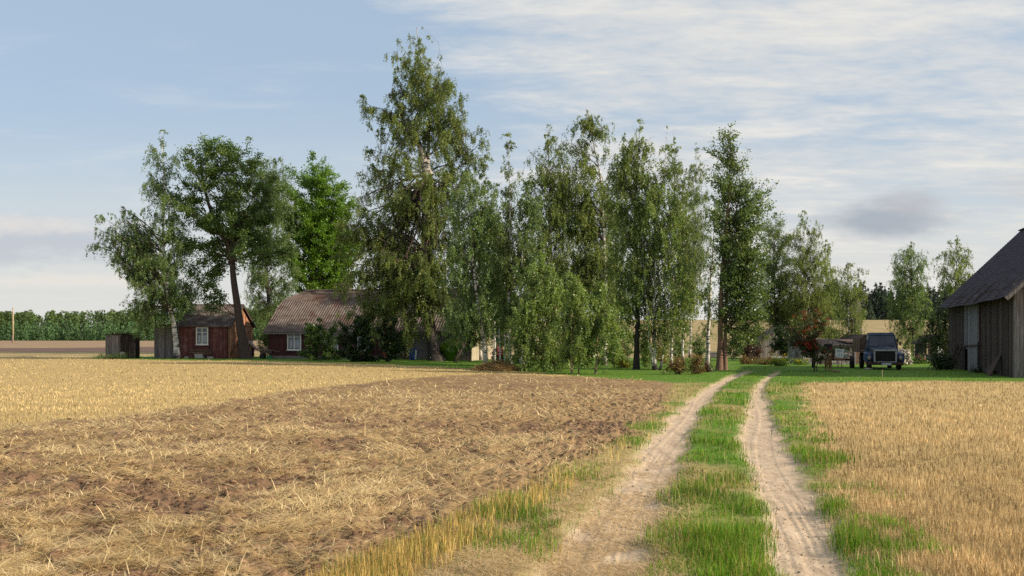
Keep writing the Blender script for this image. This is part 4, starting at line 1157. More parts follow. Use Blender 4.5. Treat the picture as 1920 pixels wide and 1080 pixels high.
shrub('low dark undergrowth between the last sapling and the dark-stemmed birch', (1150, 688), [(640, 1140, 1160), (662, 1134, 1168), (686, 1136, 1166)], 'dark', 103, 11, 1.2, 'undergrowth_bush', 'bush', Y=70)
shrub('green bush behind the stems of the forked white birch', (1270, 664), [(628, 1258, 1282), (645, 1248, 1290), (663, 1250, 1292)], 'birch', 104, 9, 1.3, 'undergrowth_bush', 'bush', Y=80)
shrub('leafy bush behind the thin birch beside the dying birch', (1312, 662), [(622, 1300, 1322), (640, 1292, 1330), (661, 1296, 1328)], 'birch', 107, 8, 1.3, 'undergrowth_bush', 'bush', Y=82)
shrub('tall leafy bush between the aspen and the low grey plank shed', (1412, 656), [(596, 1400, 1424), (616, 1392, 1430), (654, 1394, 1430)], 'weed', 108, 8, 1.4, 'undergrowth_bush', 'bush', Y=90)
shrub('leafy bush left of the dark-stemmed birch, beyond the row', (1176, 662), [(620, 1164, 1188), (640, 1158, 1192), (661, 1160, 1190)], 'birch', 109, 8, 1.3, 'undergrowth_bush', 'bush', Y=82)
shrub('green bush behind the feet of the twin-trunked aspen', (1375, 664), [(630, 1362, 1390), (648, 1354, 1396), (663, 1356, 1394)], 'weed', 105, 9, 1.3, 'undergrowth_bush', 'bush', Y=80)
shrub('low bush between the dark-stemmed birch and the forked birch, far side of the row', (1206, 664), [(640, 1196, 1216), (655, 1190, 1222), (663, 1192, 1222)], 'weed', 106, 8, 1.2, 'undergrowth_bush', 'bush', Y=80)
# garden bed
GF = 'plants of the long flower bed on the lawn'
bed = [('faded rust-brown plants at the left end of the flower bed', 1408, 683, 22, 13, 'rust'), ('faded brown plants next to the left end of the flower bed', 1440, 684, 20, 13, 'autumn'),
       ('bright green and yellow plants in the middle of the flower bed', 1462, 686, 20, 14, 'lime'), ('brown seed-heads behind the bright green bed plants', 1478, 679, 20, 10, 'rust'),
       ('bright yellow-green plants at the right end of the flower bed', 1500, 684, 14, 11, 'lime'), ('dark leafy plants in front of the whitewashed shed', 1515, 683, 10, 14, 'weed')]
for i, (lb, x, y, w, h, g) in enumerate(bed):
    rt, s, lc, T_ = shrub(lb, (x, y), [(y - h, x - w * .7, x + w * .7), (y - h * .5, x - w, x + w), (y, x - w, x + w)], g, 80 + i, 16, 1.0, 'bed_plant', 'plant', group=GF, depth=.6)
    if g == 'lime':
        blossoms(rt, T_, 16, (.60, .45, .03), .06, 90 + i, .2)


# ------------------------------------------------------------------ far woods: unbroken masses
def wood(name, label, spots, kind, seed, leaf, mat='needle'):
    rg = np.random.default_rng(seed); VV = []; CC = []
    for X_, Y_, Z_, h, r, c1, c2 in spots:
        n = int(170 * max(.5, h / 8))
        if kind == 'cone':
            q = 1 - np.sqrt(rg.random(n)); rad = r * (1 - q) ** .9 * rg.uniform(.45, 1.05, n)
        else:
            q = rg.random(n) ** .8; rad = r * np.sqrt(np.clip(1 - (2 * q - .9) ** 2 * .8, .02, 1)) * rg.uniform(.5, 1.05, n)
        th = rg.uniform(0, 2 * np.pi, n)
        VV.append(np.stack([X_ + np.cos(th) * rad, Y_ + np.sin(th) * rad, Z_ + .02 + q * h], 1))
        t_ = rg.random((n, 1)); CC.append((np.array(c1) * (1 - t_) + np.array(c2) * t_) * rg.uniform(.8, 1.2))
    P = np.concatenate(VV); C_ = np.concatenate(CC)
    v, f = leaves_np(P, rg.uniform(.6, 1.3, len(P)) * leaf, .6, .5, rg)
    o = np_mesh(name, v, [f], M[mat], col={'tone': np.repeat(C_, 4, 0)})
    return tag(o, label, 'forest', None, 'stuff')


rg = np.random.default_rng(77)
sp = []
for k in range(900):
    Y_ = rg.uniform(318, 350); X_ = rg.uniform(-270, -40) if k < 740 else rg.uniform(-60, 10); h = rg.uniform(9.6, 11.4) * (1 + .05 * math.sin(X_ * .05))
    g = rg.random()
    c = ((.065, .12, .03), (.13, .19, .055)) if g < .65 else ((.045, .08, .03), (.09, .14, .045))
    sp.append((X_, Y_, float(ground(X_, Y_)) - 1, h, rg.uniform(1.2, 2.0), *c))
wood('pine_forest', 'mixed pine and birch wood beyond the left field', sp, 'round', 3, .62)
sp = []
for k in range(620):
    Y_ = rg.uniform(292, 314); X_ = rg.uniform(-250, -50); h = rg.uniform(5.4, 6.9)
    sp.append((X_, Y_, float(ground(X_, Y_)) - .3, h, rg.uniform(.9, 1.5), (.048, .105, .042), (.10, .18, .07)))
wood('young_spruce_forest', 'belt of young blue-green spruce before the left wood', sp, 'cone', 4, .6)
sp = []
for k in range(650):
    Y_ = rg.uniform(420, 560); X_ = rg.uniform(.235, .62) * Y_; h = rg.uniform(15, 21) * min(1, .45 + (X_ / Y_ - .235) * 6)
    sp.append((X_, Y_, float(ground(X_, Y_)) - 1, h, rg.uniform(2.4, 3.8), (.030, .045, .036), (.060, .084, .062)))  # bluish dark tones carry the distance haze in their colour
wood('spruce_forest', 'dark spruce forest on the rise beyond the truck', sp, 'cone', 5, 1.5)
for (px, py, Y_, h, lb) in [(1632, 604, 310, 9.5, 'lone little spruce on the stubble rise above the truck')]:
    X_ = (px - CX) / F * Y_; b = Vector((X_, Y_, float(ground(X_, Y_))))
    rt = thing('spruce_tree', b, lb, 'tree'); n = 420; q = 1 - np.sqrt(rg.random(n)); th = rg.uniform(0, 6.28, n); rad = 1.7 * (1 - q) ** .9 * rg.uniform(.4, 1, n)
    v, f = leaves_np(np.stack([np.cos(th) * rad, np.sin(th) * rad, q * 6 + .3], 1), rg.uniform(.4, .8, n), .5, .6, rg)
    np_mesh('crown', v, [f], M['needle'], rt, col={'tone': np.repeat(tones(n, (.04, .07, .045), (.07, .11, .06)), 4, 0)})
    mb = MB(); mb.tube([(0, 0, -.2), (0, 0, 5.5)], [.12, .03], 6); mb.build('trunk', M['bark'], rt, True)
# ------------------------------------------------------------------ buildings
def planks(mb, p0, u, length, zb, zt, w=.15, th=.025, seed=0, gap=.008, jit=.006, out_=None, ragged=0, skip=()):
    """upright boards along u from p0; zt(s) gives the top (a gable follows its slope), out_ the outward normal"""
    rg = np.random.default_rng(seed); u = Vector(u).normalized(); p0 = Vector(p0)
    nrm = Vector(out_).normalized() if out_ else u.cross(Vector((0, 0, 1)))
    s_ = 0
    while s_ < length - .02:
        ww_ = min(w * rg.uniform(.8, 1.2), length - s_)
        if any(a <= s_ + ww_ / 2 <= b for a, b in skip):
            s_ += ww_; continue
        o = nrm * rg.uniform(0, jit * 2)
        a = p0 + u * (s_ + gap / 2) + o; b = p0 + u * (s_ + ww_ - gap / 2) + o
        z0 = zb - (rg.uniform(-ragged, ragged) if ragged else 0)
        ta, tb = zt(s_ + gap / 2), zt(s_ + ww_ - gap / 2)
        if ragged: ta -= abs(rg.normal(0, ragged * .3)) * .3; tb = tb - 0
        n_ = nrm * th
        mb.hexa([(a.x, a.y, a.z + z0), (b.x, b.y, b.z + z0), (b.x + n_.x, b.y + n_.y, b.z + z0), (a.x + n_.x, a.y + n_.y, a.z + z0)],
                [(a.x, a.y, a.z + ta), (b.x, b.y, b.z + tb), (b.x + n_.x, b.y + n_.y, b.z + tb), (a.x + n_.x, a.y + n_.y, a.z + ta)])
        s_ += ww_


def corrugated(mb, e0, e1, r0_, r1_, pitch=.18, amp=.028, courses=2, seed=0, th=.012):
    """corrugated sheets from the eave e0-e1 up to the ridge r0-r1, laid in courses that overlap"""
    rg = np.random.default_rng(seed)
    e0, e1, r0_, r1_ = map(Vector, (e0, e1, r0_, r1_))
    nrm = (e1 - e0).cross(r0_ - e0).normalized()
    if nrm.z < 0: nrm = -nrm
    ln = (e1 - e0).length; nn = max(8, int(ln / pitch * 6))
    for c in range(courses):
        v0, v1 = c / courses, (c + 1) / courses + (.02 if c < courses - 1 else 0)
        lift0, lift1 = .022, 0.0
        for side in (0, 1):
            pass
        verts = []; faces = []
        for i in range(nn + 1):
            t_ = i / nn; a = e0.lerp(e1, t_); b = r0_.lerp(r1_, t_)
            h = amp * math.cos(2 * math.pi * t_ * ln / pitch)
            for v_, lf in ((v0, lift0 if c else 0), ((v0 + v1) / 2, .01), (v1, lift1)):
                p = a.lerp(b, v_) + nrm * (h + lf)
                verts.append(p); verts.append(p - nrm * th)
        for i in range(nn):
            k = i * 6
            for j in (0, 2):
                faces.append((k + j, k + 6 + j, k + 8 + j, k + 2 + j)); faces.append((k + j + 1, k + 3 + j, k + 9 + j, k + 7 + j))
            faces.append((k, k + 1, k + 7, k + 6)); faces.append((k + 4, k + 10, k + 11, k + 5))
        mb.add(verts, faces)


def window(parent, x, z, w, h, y=0, face=(0, -1, 0), bars=True, curtain=True):
    """white wooden casement in a wall that faces -y in the parent's space"""
    fr = MB(); b = .09
    fr.box((x, y - .03, z + h / 2 - b / 2), (w, .07, b)); fr.box((x, y - .03, z - h / 2 + b / 2), (w, .07, b))
    for sx_ in (-1, 1): fr.box((x + sx_ * (w / 2 - b / 2), y - .03, z), (b, .066, h - 2 * b))
    fr.box((x, y - .026, z), (.07, .058, h - 2 * b - .002))
    for sx_ in (-1, 1):
        fr.box((x + sx_ * w * .23, y - .024, z + h * .2), (w / 2 - b - .04, .04, .045))
    o = fr.build('window', M['white_paint'], parent)
    g = MB()
    g.box((x, y + .004, z), (w - 2 * b + .02, .012, h - 2 * b + .02)); g.build('pane', M['glass'], o)
    if curtain:
        c = MB()
        for k in range(7):
            cx_ = x + (k - 3) * w * .1 + .01
            if k in (2,): continue
            c.box((cx_, y - .006, z - h * .16 + .01 * (k % 2)), (w * .085, .006, h * .42))
        c.build('curtain', M['curtain'], o)
    sl = MB(); sl.box((x, y - .055, z - h / 2 - .02), (w + .1, .12, .035)); sl.build('sill', M['white_paint'], o)
    return o


# ---- red shed
c0 = at(427, 670, 74); c0.z = float(ground(c0.x, c0.y)); gb = c0.z
s = c0.y / F
sw = (427 - 338) * s; dp = 7.0
hv = CH - (610.5 - HY) * s - gb           # eave height above the ground
hr = CH - (573.5 - HY) * (c0.y + dp / 2) / F - gb
shed = thing('red_shed', c0, 'small red plank shed with a mossy corrugated roof and one white window', 'shed')
rise = hr - hv
mb = MB(); planks(mb, (-sw, 0, 0), (1, 0, 0), sw, -.05, lambda s_: hv - .02, .13, .025, 1, out_=(0, -1, 0)); mb.build('front_wall', M['plank_red'], shed)
mb = MB(); planks(mb, (-sw, dp, 0), (1, 0, 0), sw, -.05, lambda s_: hv - .02, .13, .025, 2, out_=(0, 1, 0)); mb.build('rear_wall', M['plank_red'], shed)
gt = lambda s_: hv + rise * (1 - abs(s_ - dp / 2) / (dp / 2)) - .06
mb = MB(); planks(mb, (0.028, .02, 0), (0, 1, 0), dp - .04, -.05, lambda s_: min(gt(s_), hv + .02), .16, .025, 3, out_=(1, 0, 0), gap=.02)
planks(mb, (0.050, .02, 0), (0, 1, 0), dp - .04, hv + .035, lambda s_: max(gt(s_), hv + .04), .16, .025, 4, out_=(1, 0, 0), gap=.02)
mb.box((.075, dp / 2, hv + .028), (.05, dp, .05)); o = mb.build('gable_wall', M['plank_orange'], shed); o['label'] = 'sunlit gable of bare orange-brown boards'
mb = MB(); planks(mb, (-sw - .03, .02, 0), (0, 1, 0), dp - .04, -.05, gt, .16, .025, 5, out_=(-1, 0, 0)); mb.build('end_wall', M['plank_red'], shed)
rf = MB(); ov = .32
dz = rise / (dp / 2)
corrugated(rf, (-sw - .25, -ov, hv - ov * dz + .06), (.28, -ov, hv - ov * dz + .06), (-sw - .25, dp / 2, hr + .06), (.28, dp / 2, hr + .06), .15, .028, 2)
corrugated(rf, (-sw - .25, dp + ov, hv - ov * dz + .06), (.28, dp + ov, hv - ov * dz + .06), (-sw - .25, dp / 2, hr + .06), (.28, dp / 2, hr + .06), .15, .028, 2)
ro = rf.build('roof', M['asbestos_old'], shed)
mb = MB(); mb.tube([(-sw - .25, dp / 2, hr + .07), (.28, dp / 2, hr + .07)], .07, 8)
mb.build('ridge_cap', M['asbestos_old'], ro)
mb = MB()
for yy_ in (-1, 1):
    a = (.25, dp / 2, hr - .02); b = (.25, dp / 2 + yy_ * (dp / 2 + ov), hv - ov * dz - .02); mb.bar(a, b, .03, .14)
mb.build('bargeboard', M['plank_dark'], ro)
window(shed, -(427 - 379.5) * s, CH - (630 - HY) * s - gb, 23 * s, 33 * s, y=-.035)
an = at(289, 669, 74.6); an.z = float(ground(an.x, an.y))
L_an = c0.x - sw - an.x - .06
ah = CH - (612 - HY) * an.y / F - an.z
ann = thing('plank_lean_to', an, 'grey plank lean-to built against the red shed, under the birch branches', 'shed')
mb = MB(); planks(mb, (0, .1, 0), (1, 0, 0), L_an, -.05, lambda s_: ah + s_ * .08, .17, .028, 6, out_=(0, -1, 0), gap=.014, jit=.012); mb.build('front_wall', M['plank_grey'], ann)
mb = MB(); planks(mb, (-.005, .12, 0), (0, 1, 0), 4.6, -.05, lambda s_: ah + .02, .17, .028, 7, out_=(-1, 0, 0)); mb.build('end_wall', M['plank_grey'], ann)
mb = MB(); mb.prism([(-.25, -.15, ah + .03), (L_an, -.15, ah + L_an * .08 + .03), (L_an, -.15, ah + L_an * .08 + .09), (-.25, -.15, ah + .09)], (0, -.15, 0), (0, 4.9, 0)); mb.build('roof', M['felt'], ann)

# ---- farmhouse
H0_ = at(505, 673, 75); H0_.z = float(ground(H0_.x, H0_.y)); yaw = R(-12)
house = thing('farmhouse', H0_, 'long maroon plank farmhouse with a corrugated half-hipped roof and a cream right gable', 'house', yaw)
LN, DP, EV, RG_ = 15.66, 8.0, 2.20, 5.16
WP = 9.2                                    # planked part, then plaster
mb = MB(); planks(mb, (0, 0, 0), (1, 0, 0), WP, .22, lambda s_: EV, .17, .028, 11, out_=(0, -1, 0), gap=.012)
mb.build('plank_wall', M['plank_maroon'], house)
mb = MB(); mb.box((WP / 2, .06, .09), (WP, .16, .34)); mb.build('plinth', M['plaster_grey'], house)
mb = MB(); mb.box((WP + (LN - WP) / 2, .05, EV / 2 - .05), (LN - WP - .01, .14, EV + .1)); mb.build('plaster_wall', M['plaster_grey'], house)
gz_ = lambda y: EV + (RG_ - EV) * (1 - abs(y - DP / 2) / (DP / 2))
mb = MB(); mb.prism([(LN - .1, -.02, -.1), (LN - .1, DP, -.1), (LN - .1, DP, EV), (LN - .1, DP / 2, RG_ - .08), (LN - .1, -.02, EV)], (LN - .1, 0, 0), (LN + .06, 0, 0))
gw = mb.build('gable_wall', M['plaster_cream'], house); gw['label'] = 'sunlit cream plaster gable'
mb = MB(); mb.box((LN + .075, 3.4, 1.33), (.025, 4.2, .17)); mb.build('ledge', M['ochre'], gw)
mb = MB(); planks(mb, (-.03, .02, 0), (0, 1, 0), DP - .04, 0, lambda s_: min(gz_(s_), EV + 2.0) - .05, .17, .028, 12, out_=(-1, 0, 0)); mb.build('end_wall', M['plank_maroon'], house)
mb = MB(); mb.box((LN / 2, DP - .05, EV / 2), (LN - .2, .1, EV)); mb.build('rear_wall', M['plank_maroon'], house)
sl_ = (RG_ - EV) / (DP / 2); ov = .42; zl = .09
hipz = EV + (RG_ - EV) * .74; hy = (hipz - EV) / sl_
setb = 1.15
rf = MB()
# front and rear slopes with the half hip cut: lower course full length, upper course set back
def slope(sgn):
    Y_ = lambda y: y if sgn > 0 else DP - y
    corrugated(rf, (-.30, Y_(-ov), EV - ov * sl_ + zl), (LN + .35, Y_(-ov), EV - ov * sl_ + zl), (-.30, Y_(hy), hipz + zl), (LN + .35, Y_(hy), hipz + zl), .2, .034, 2)
    corrugated(rf, (-.28, Y_(hy), hipz + zl + .01), (LN + .35, Y_(hy), hipz + zl + .01), (setb, Y_(DP / 2), RG_ + zl), (LN + .35, Y_(DP / 2), RG_ + zl), .2, .034, 1)
slope(1); slope(-1)
rf.add([(-.30, hy, hipz + zl), (-.30, DP - hy, hipz + zl), (setb, DP / 2, RG_ + zl)], [(0, 2, 1)])
ro = rf.build('roof', M['asbestos'], house); ro['label'] = 'pinkish grey corrugated roof with dark lichen patches'
mb = MB(); mb.tube([(setb, DP / 2, RG_ + zl + .02), (LN + .35, DP / 2, RG_ + zl + .02)], .10, 8); mb.build('ridge_cap', M['asbestos'], ro)
mb = MB(); mb.box((LN / 2 - .15, -ov + .05, EV - ov * sl_ + .0), (LN + .4, .03, .13)); mb.build('fascia', M['plank_grey'], ro)
mb = MB(); chx = 4.55; mb.box((chx, DP / 2 + .1, RG_ + .1), (.75, .65, .9)); mb.box((chx, DP / 2 + .1, RG_ + .59), (.83, .73, .08)); mb.box((chx, DP / 2 + .1, RG_ + .66), (.45, .38, .07))
mb.build('chimney', M['chimney_brick'], ro)
window(house, 2.05, 1.33, 1.12, 1.42, y=-.045)
window(house, 5.0, 1.33, 1.12, 1.42, y=-.045)
window(house, 7.6, 1.33, 1.12, 1.42, y=-.045)
mb = MB(); mb.box((WP + .32, -.28, 1.10), (.62, .55, 2.36)); o = mb.build('brick_pier', M['brick'], house); o['label'] = 'orange brick pier of the porch'
mb = MB()
for k in range(4): mb.box((WP + 1.15 + k * .235, -.03, 1.05), (.225, .03, 2.0))
d_ = mb.build('door', M['plank_brown'], house); mb = MB(); mb.box((WP + 1.98, -.075, 1.05), (.04, .06, .14)); mb.build('handle', M['dark_iron'], d_)

# ---- outhouse
oc = at(199, 672, 74); oc.z = float(ground(oc.x, oc.y))
s = oc.y / F
out_w = 26 * s; hL = CH - (629.5 - HY) * s - oc.z
ohs = thing('outhouse', oc, 'weathered grey plank outhouse with a flat tilted roof standing alone by the field', 'outhouse', R(8))
mb = MB(); planks(mb, (0, 0, 0), (1, 0, 0), out_w, 0, lambda s_: hL + s_ * .05, .19, .028, 21, out_=(0, -1, 0), gap=.012, jit=.01, ragged=.03); mb.build('front_wall', M['plank_grey'], ohs)
mb = MB(); planks(mb, (out_w + .03, .03, 0), (.42, .90, 0), 2.1, 0, lambda s_: hL + .07, .2, .028, 22, out_=(.9, -.42, 0), gap=.012, jit=.01); mb.build('side_wall', M['plank_dark'], ohs)  # darker boards here put the tree shade on this side into the colour
mb = MB(); planks(mb, (-.03, .03, 0), (.42, .90, 0), 2.1, 0, lambda s_: hL, .2, .028, 23, out_=(-.9, .42, 0)); mb.build('rear_wall', M['plank_grey'], ohs)
mb = MB(); mb.prism([(-.12, -.15, hL + .02), (out_w + .15, -.15, hL + .12), (out_w + 1.05, 2.05, hL + .16), (.85, 2.05, hL + .06)], (0, 0, 0), (0, 0, .07)); mb.build('roof', M['plank_dark'], ohs)
p = at(250, 672, 74.4); p.z = float(ground(p.x, p.y)); mb = MB(); planks(mb, (0, 0, 0), (1, .1, 0), .5, -.02, lambda s_: 1.22 - s_ * .15, .17, .03, 24, out_=(0, -1, 0))
rt = thing('plank_partition', p - Vector((.42, -.25, 0)), 'short dark plank screen leaning at the right side of the outhouse', 'screen'); mb.build('boards', M['plank_dark'], rt)
p = at(231, 673, 73.6); p.z = float(ground(p.x, p.y)); mb = MB(); mb.lathe([(.01, -.16), (.17, -.16), (.24, -.06), (.27, .02), (.25, .02), (.17, -.12)], (0, 0, .24), 20, 'y')
tag(mb.build('tin_basin', M['plank_grey'], None, True, p - Vector((0, .12, 0))), 'grey tin basin propped against the outhouse wall', 'basin')

# ---- barn: local x along the long wall from the near corner, local y into the building
B0 = unproj(1906, 708.5); B1 = unproj(1780, 689.6)
d_ = (B1 - B0); d_.z = 0; BL = d_.length; ang = math.atan2(d_.y, d_.x)
barn = thing('barn', B0, 'big old barn with a steep dark roof and silvered plank walls', 'barn', ang)
# with x pointing away from the camera, the inside of the barn is at negative y
BW = 8.2; BE = 4.0; BR = 8.05; bz = -.25
RGT = RNG
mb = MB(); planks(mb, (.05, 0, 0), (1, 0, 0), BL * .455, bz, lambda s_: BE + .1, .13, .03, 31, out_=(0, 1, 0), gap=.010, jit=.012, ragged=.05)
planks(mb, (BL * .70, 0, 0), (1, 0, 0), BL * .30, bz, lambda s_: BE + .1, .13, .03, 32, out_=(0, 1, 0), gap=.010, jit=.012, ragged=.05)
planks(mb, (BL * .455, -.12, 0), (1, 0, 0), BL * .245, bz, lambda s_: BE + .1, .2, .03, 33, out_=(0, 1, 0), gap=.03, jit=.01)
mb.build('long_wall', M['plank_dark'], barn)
# pale planks hung loose over the doorway
pd = MB()
for (x0, x1, zb_, zt_, tilt, yo) in [(.475, .535, .12, BE, .16, .06), (.538, .588, -.1, BE - .02, 0, .05), (.592, .634, -.05, BE, -.02, .06), (.45, .472, 1.55, BE - .05, .02, .055), (.640, .662, 1.15, BE, .03, .07), (.672, .69, 1.35, BE, .05, .06)]:
    a, b = BL * x0, BL * x1
    pd.hexa([(a + tilt, yo, zb_), (b + tilt, yo, zb_ + .05), (b + tilt, yo + .03, zb_ + .05), (a + tilt, yo + .03, zb_)], [(a, yo, zt_), (b, yo, zt_), (b, yo + .03, zt_), (a, yo + .03, zt_)])
o = pd.build('door_planks', M['plank_pale'], barn); o['label'] = 'bleached pale planks hanging loose over the doorway'
mb = MB(); mb.bar((BL * .44, .1, 1.42), (BL * .70, .1, 1.36), .06, .14, (0, 1, 0)); mb.bar((BL * .445, .09, -.1), (BL * .445, .09, BE), .05, .1); mb.build('door_frame', M['plank_dark'], barn)
bt = lambda s_: BE + (BR - BE) * (1 - abs(s_ - BW / 2) / (BW / 2)) - .05
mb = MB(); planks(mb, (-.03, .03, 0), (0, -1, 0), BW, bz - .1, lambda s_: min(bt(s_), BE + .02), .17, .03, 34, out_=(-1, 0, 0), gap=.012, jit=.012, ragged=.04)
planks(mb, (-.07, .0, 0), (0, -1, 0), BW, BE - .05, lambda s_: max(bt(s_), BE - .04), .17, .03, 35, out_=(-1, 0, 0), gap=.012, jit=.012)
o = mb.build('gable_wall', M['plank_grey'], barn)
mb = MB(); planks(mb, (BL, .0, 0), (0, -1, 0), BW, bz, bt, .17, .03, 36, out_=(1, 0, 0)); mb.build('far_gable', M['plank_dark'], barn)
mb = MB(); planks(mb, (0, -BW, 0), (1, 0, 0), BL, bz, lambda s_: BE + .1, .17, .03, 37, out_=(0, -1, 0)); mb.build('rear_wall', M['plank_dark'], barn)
mb = MB(); mb.box((.02, .0, BE / 2), (.2, .2, BE + .4)); mb.build('corner_post', M['plank_grey'], barn)
rb = (BR - BE) / (BW / 2)
rf = MB(); nC = 36
rg = np.random.default_rng(3)
for side in (1, -1):
    for c in range(nC):
        def P_(x, q, lift):
            y = .55 - q * (BW / 2 + .55); y = y if side > 0 else -BW - y
            z = BE + .12 - .55 * rb + q * (BW / 2 + .55) * rb
            return Vector((x, y, z + lift))
        q0, q1 = c / nC, (c + 1.15) / nC
        x = -.75; dx = 0
        cols = 64
        sag = lambda xx: -.10 * math.sin(math.pi * (xx + .75) / (BL + 1.5)) - .02 * math.sin(xx * 1.1)
        for k in range(cols):
            xa = -.75 + (BL + 1.5) * k / cols; xb = -.75 + (BL + 1.5) * (k + 1) / cols
            lf = .040 + rg.uniform(0, .010)
            a0, b0, b1, a1 = P_(xa, q0, lf + sag(xa)), P_(xb, q0, lf + sag(xb)), P_(xb, min(q1, 1), .012 + sag(xb)), P_(xa, min(q1, 1), .012 + sag(xa))
            dn = Vector((0, 0, -.035))
            rf.hexa([a0 + dn, b0 + dn, b1 + dn, a1 + dn], [a0, b0, b1, a1])
ro = rf.build('roof', M['felt'], barn); ro['label'] = 'steep dark roof in overlapping courses'
mb = MB(); mb.bar((-.72, .58, BE - .55 * rb + .02), (-.72, -BW / 2, BR + .05), .04, .2); mb.bar((-.72, -BW - .58, BE - .55 * rb + .02), (-.72, -BW / 2, BR + .05), .04, .2); mb.build('bargeboard', M['plank_grey'], ro)
mb = MB(); mb.bar((-.8, -BW / 2, BR + .16), (BL + .8, -BW / 2, BR + .14), .3, .06); mb.build('ridge_board', M['felt'], ro)
for k in range(8):
    mb = MB(); mb.bar((-.2 + k * BL / 7, .48, BE - .42), (-.2 + k * BL / 7, -.6, BE + .62), .1, .12); mb.build('rafter', M['plank_dark'], ro)
def leaning(name, label, pxa, pya, pxb, pzb, w, cat, wide=.03, m_='plank_dark'):
    a = unproj(pxa, pya); b = at(pxb, pzb, a.y + .5)
    root = thing(name, a, label, cat); mb = MB(); mb.bar((0, 0, -.02), b - a, w, wide, (0, -1, .2)); mb.build('board', M[m_], root)
    return root
leaning('leaning_plank', 'long plank leaning against the barn wall, the outer one of two', 1776, 693, 1800, 642, .16, 'plank')
leaning('leaning_plank', 'second long plank leaning against the barn wall, nearer the doorway', 1783, 694, 1806, 645, .13, 'plank')
a = unproj(1852, 705)
rt = thing('fallen_door', a, 'grey door of planks propped slanting against the barn wall', 'door'); mb = MB()
A_ = [at(1846, 694, a.y + .55) - a, at(1856, 709, a.y - .1) - a, at(1881, 657, a.y + .2) - a, at(1880, 658, a.y + .75) - a]
for k in range(5):
    q0, q1 = k / 5 + .01, (k + 1) / 5 - .01
    lo0 = Vector(A_[0]).lerp(Vector(A_[1]), q0); lo1 = Vector(A_[0]).lerp(Vector(A_[1]), q1); hi0 = Vector(A_[3]).lerp(Vector(A_[2]), q0); hi1 = Vector(A_[3]).lerp(Vector(A_[2]), q1)
    n_ = Vector((.04, .0, 0)); mb.hexa([lo0, lo1, lo1 + n_, lo0 + n_], [hi0, hi1, hi1 + n_, hi0 + n_])
mb.build('boards', M['plank_dark'], rt)

# ---- sheds in the yard
def cabin(name, label, px0, py0, wid, dep, hf, hb, mat_, roofmat, rz=0, Y=None, cat='shed', seed=50, ridge=None, corr=False):
    b = unproj(px0, py0) if Y is None else Vector(((px0 - CX) / F * Y, Y, float(ground((px0 - CX) / F * Y, Y))))
    rt = thing(name, b, label, cat, rz)
    if ridge:
        top = lambda s_: hf + (ridge - hf) * (1 - abs(s_ - wid / 2) / (wid / 2))
    else:
        top = lambda s_: hf
    mb = MB(); planks(mb, (0, 0, 0), (1, 0, 0), wid, -.1, top, .2, .028, seed, out_=(0, -1, 0), gap=.014, jit=.012); mb.build('front_wall', M[mat_], rt)
    mb = MB(); planks(mb, (-.03, .03, 0), (0, 1, 0), dep, -.1, lambda s_: (hf if ridge else hf + (hb - hf) * s_ / dep), .2, .028, seed + 1, out_=(-1, 0, 0)); mb.build('side_wall', M[mat_], rt); mb = MB()
    planks(mb, (wid + .03, .03, 0), (0, 1, 0), dep, -.1, lambda s_: (hf if ridge else hf + (hb - hf) * s_ / dep), .2, .028, seed + 2, out_=(1, 0, 0)); mb.build('side_wall', M[mat_], rt)
    rf = MB()
    if ridge:
        for sg in (0, 1):
            x0 = -.3 if sg == 0 else wid + .3; z0 = hf - .3 * (ridge - hf) / (wid / 2) + .03
            rf.prism([(x0, -.3, z0), (wid / 2, -.3, ridge + .03), (wid / 2, -.3, ridge + .10), (x0, -.3, z0 + .07)], (0, -.3, 0), (0, dep + .3, 0))
    elif corr:
        corrugated(rf, (-.2, -.35, hf + .05 - .35 * (hb - hf) / dep), (wid + .2, -.35, hf + .05 - .35 * (hb - hf) / dep), (-.2, dep + .2, hb + .1), (wid + .2, dep + .2, hb + .1), .26, .045, 2)
    else:
        rf.prism([(-.2, -.3, hf + .03), (-.2, dep + .2, hb + .05), (-.2, dep + .2, hb + .13), (-.2, -.3, hf + .11)], (-.2, 0, 0), (wid + .2, 0, 0))
    rf.build('roof', M[roofmat], rt)
    return rt


cabin('plank_shed', 'low grey plank shed with a dark overhanging roof at the end of the lawn', 1427, 661, 4.4, 4.5, 1.62, 1.62, 'plank_grey', 'plank_dark', ridge=2.75, seed=60, Y=86)
ws = cabin('whitewashed_shed', 'low shed with peeling whitewashed front and a corrugated roof behind the tractor', 1505, 668, 3.45, 3.4, 1.28, 1.62, 'whitewash', 'asbestos_old', seed=64, corr=True, Y=68)
mb = MB(); mb.box((3.55, -.04, .6), (.12, .08, 1.5)); mb.build('corner_post', M['plank_pale'], ws)
mb = MB(); mb.box((1.8, -.22, 1.22), (3.9, .06, .12)); mb.build('eave_board', M['plank_grey'], ws)
cabin('dark_lean_to', 'dark brown plank lean-to between the whitewashed shed and the truck', 1590, 668, 1.2, 3.0, 1.45, 1.6, 'plank_brown', 'plank_dark', seed=68, Y=68.5)
cabin('plank_store', 'low gabled plank store showing above the truck cab', 1584, 655, 3.6, 5, .95, .95, 'plank_brown', 'plank_dark', seed=72, Y=88, ridge=2.05)
b = Vector(((1607 - CX) / F * 105, 105, float(ground((1607 - CX) / F * 105, 105))))
tw_ = thing('slatted_tower', b, 'narrow tapering tower of upright slats half hidden behind the yard birches', 'tower')
hT = CH - (564 - HY) * 105 / F - b.z; mb = MB()
for k in range(6):
    for (ya, yb) in ((0, .3), (1.3, 1.0)):
        mb.bar((-.3 + k * .18, ya, 0), (-.12 + k * .11, yb, hT), .09, .05, (0, 1, 0))
    mb.bar((-.3 if k % 2 else .6, k * .22, 0), (-.12 if k % 2 else .43, .3 + k * .12, hT), .08, .05, (1, 0, 0))
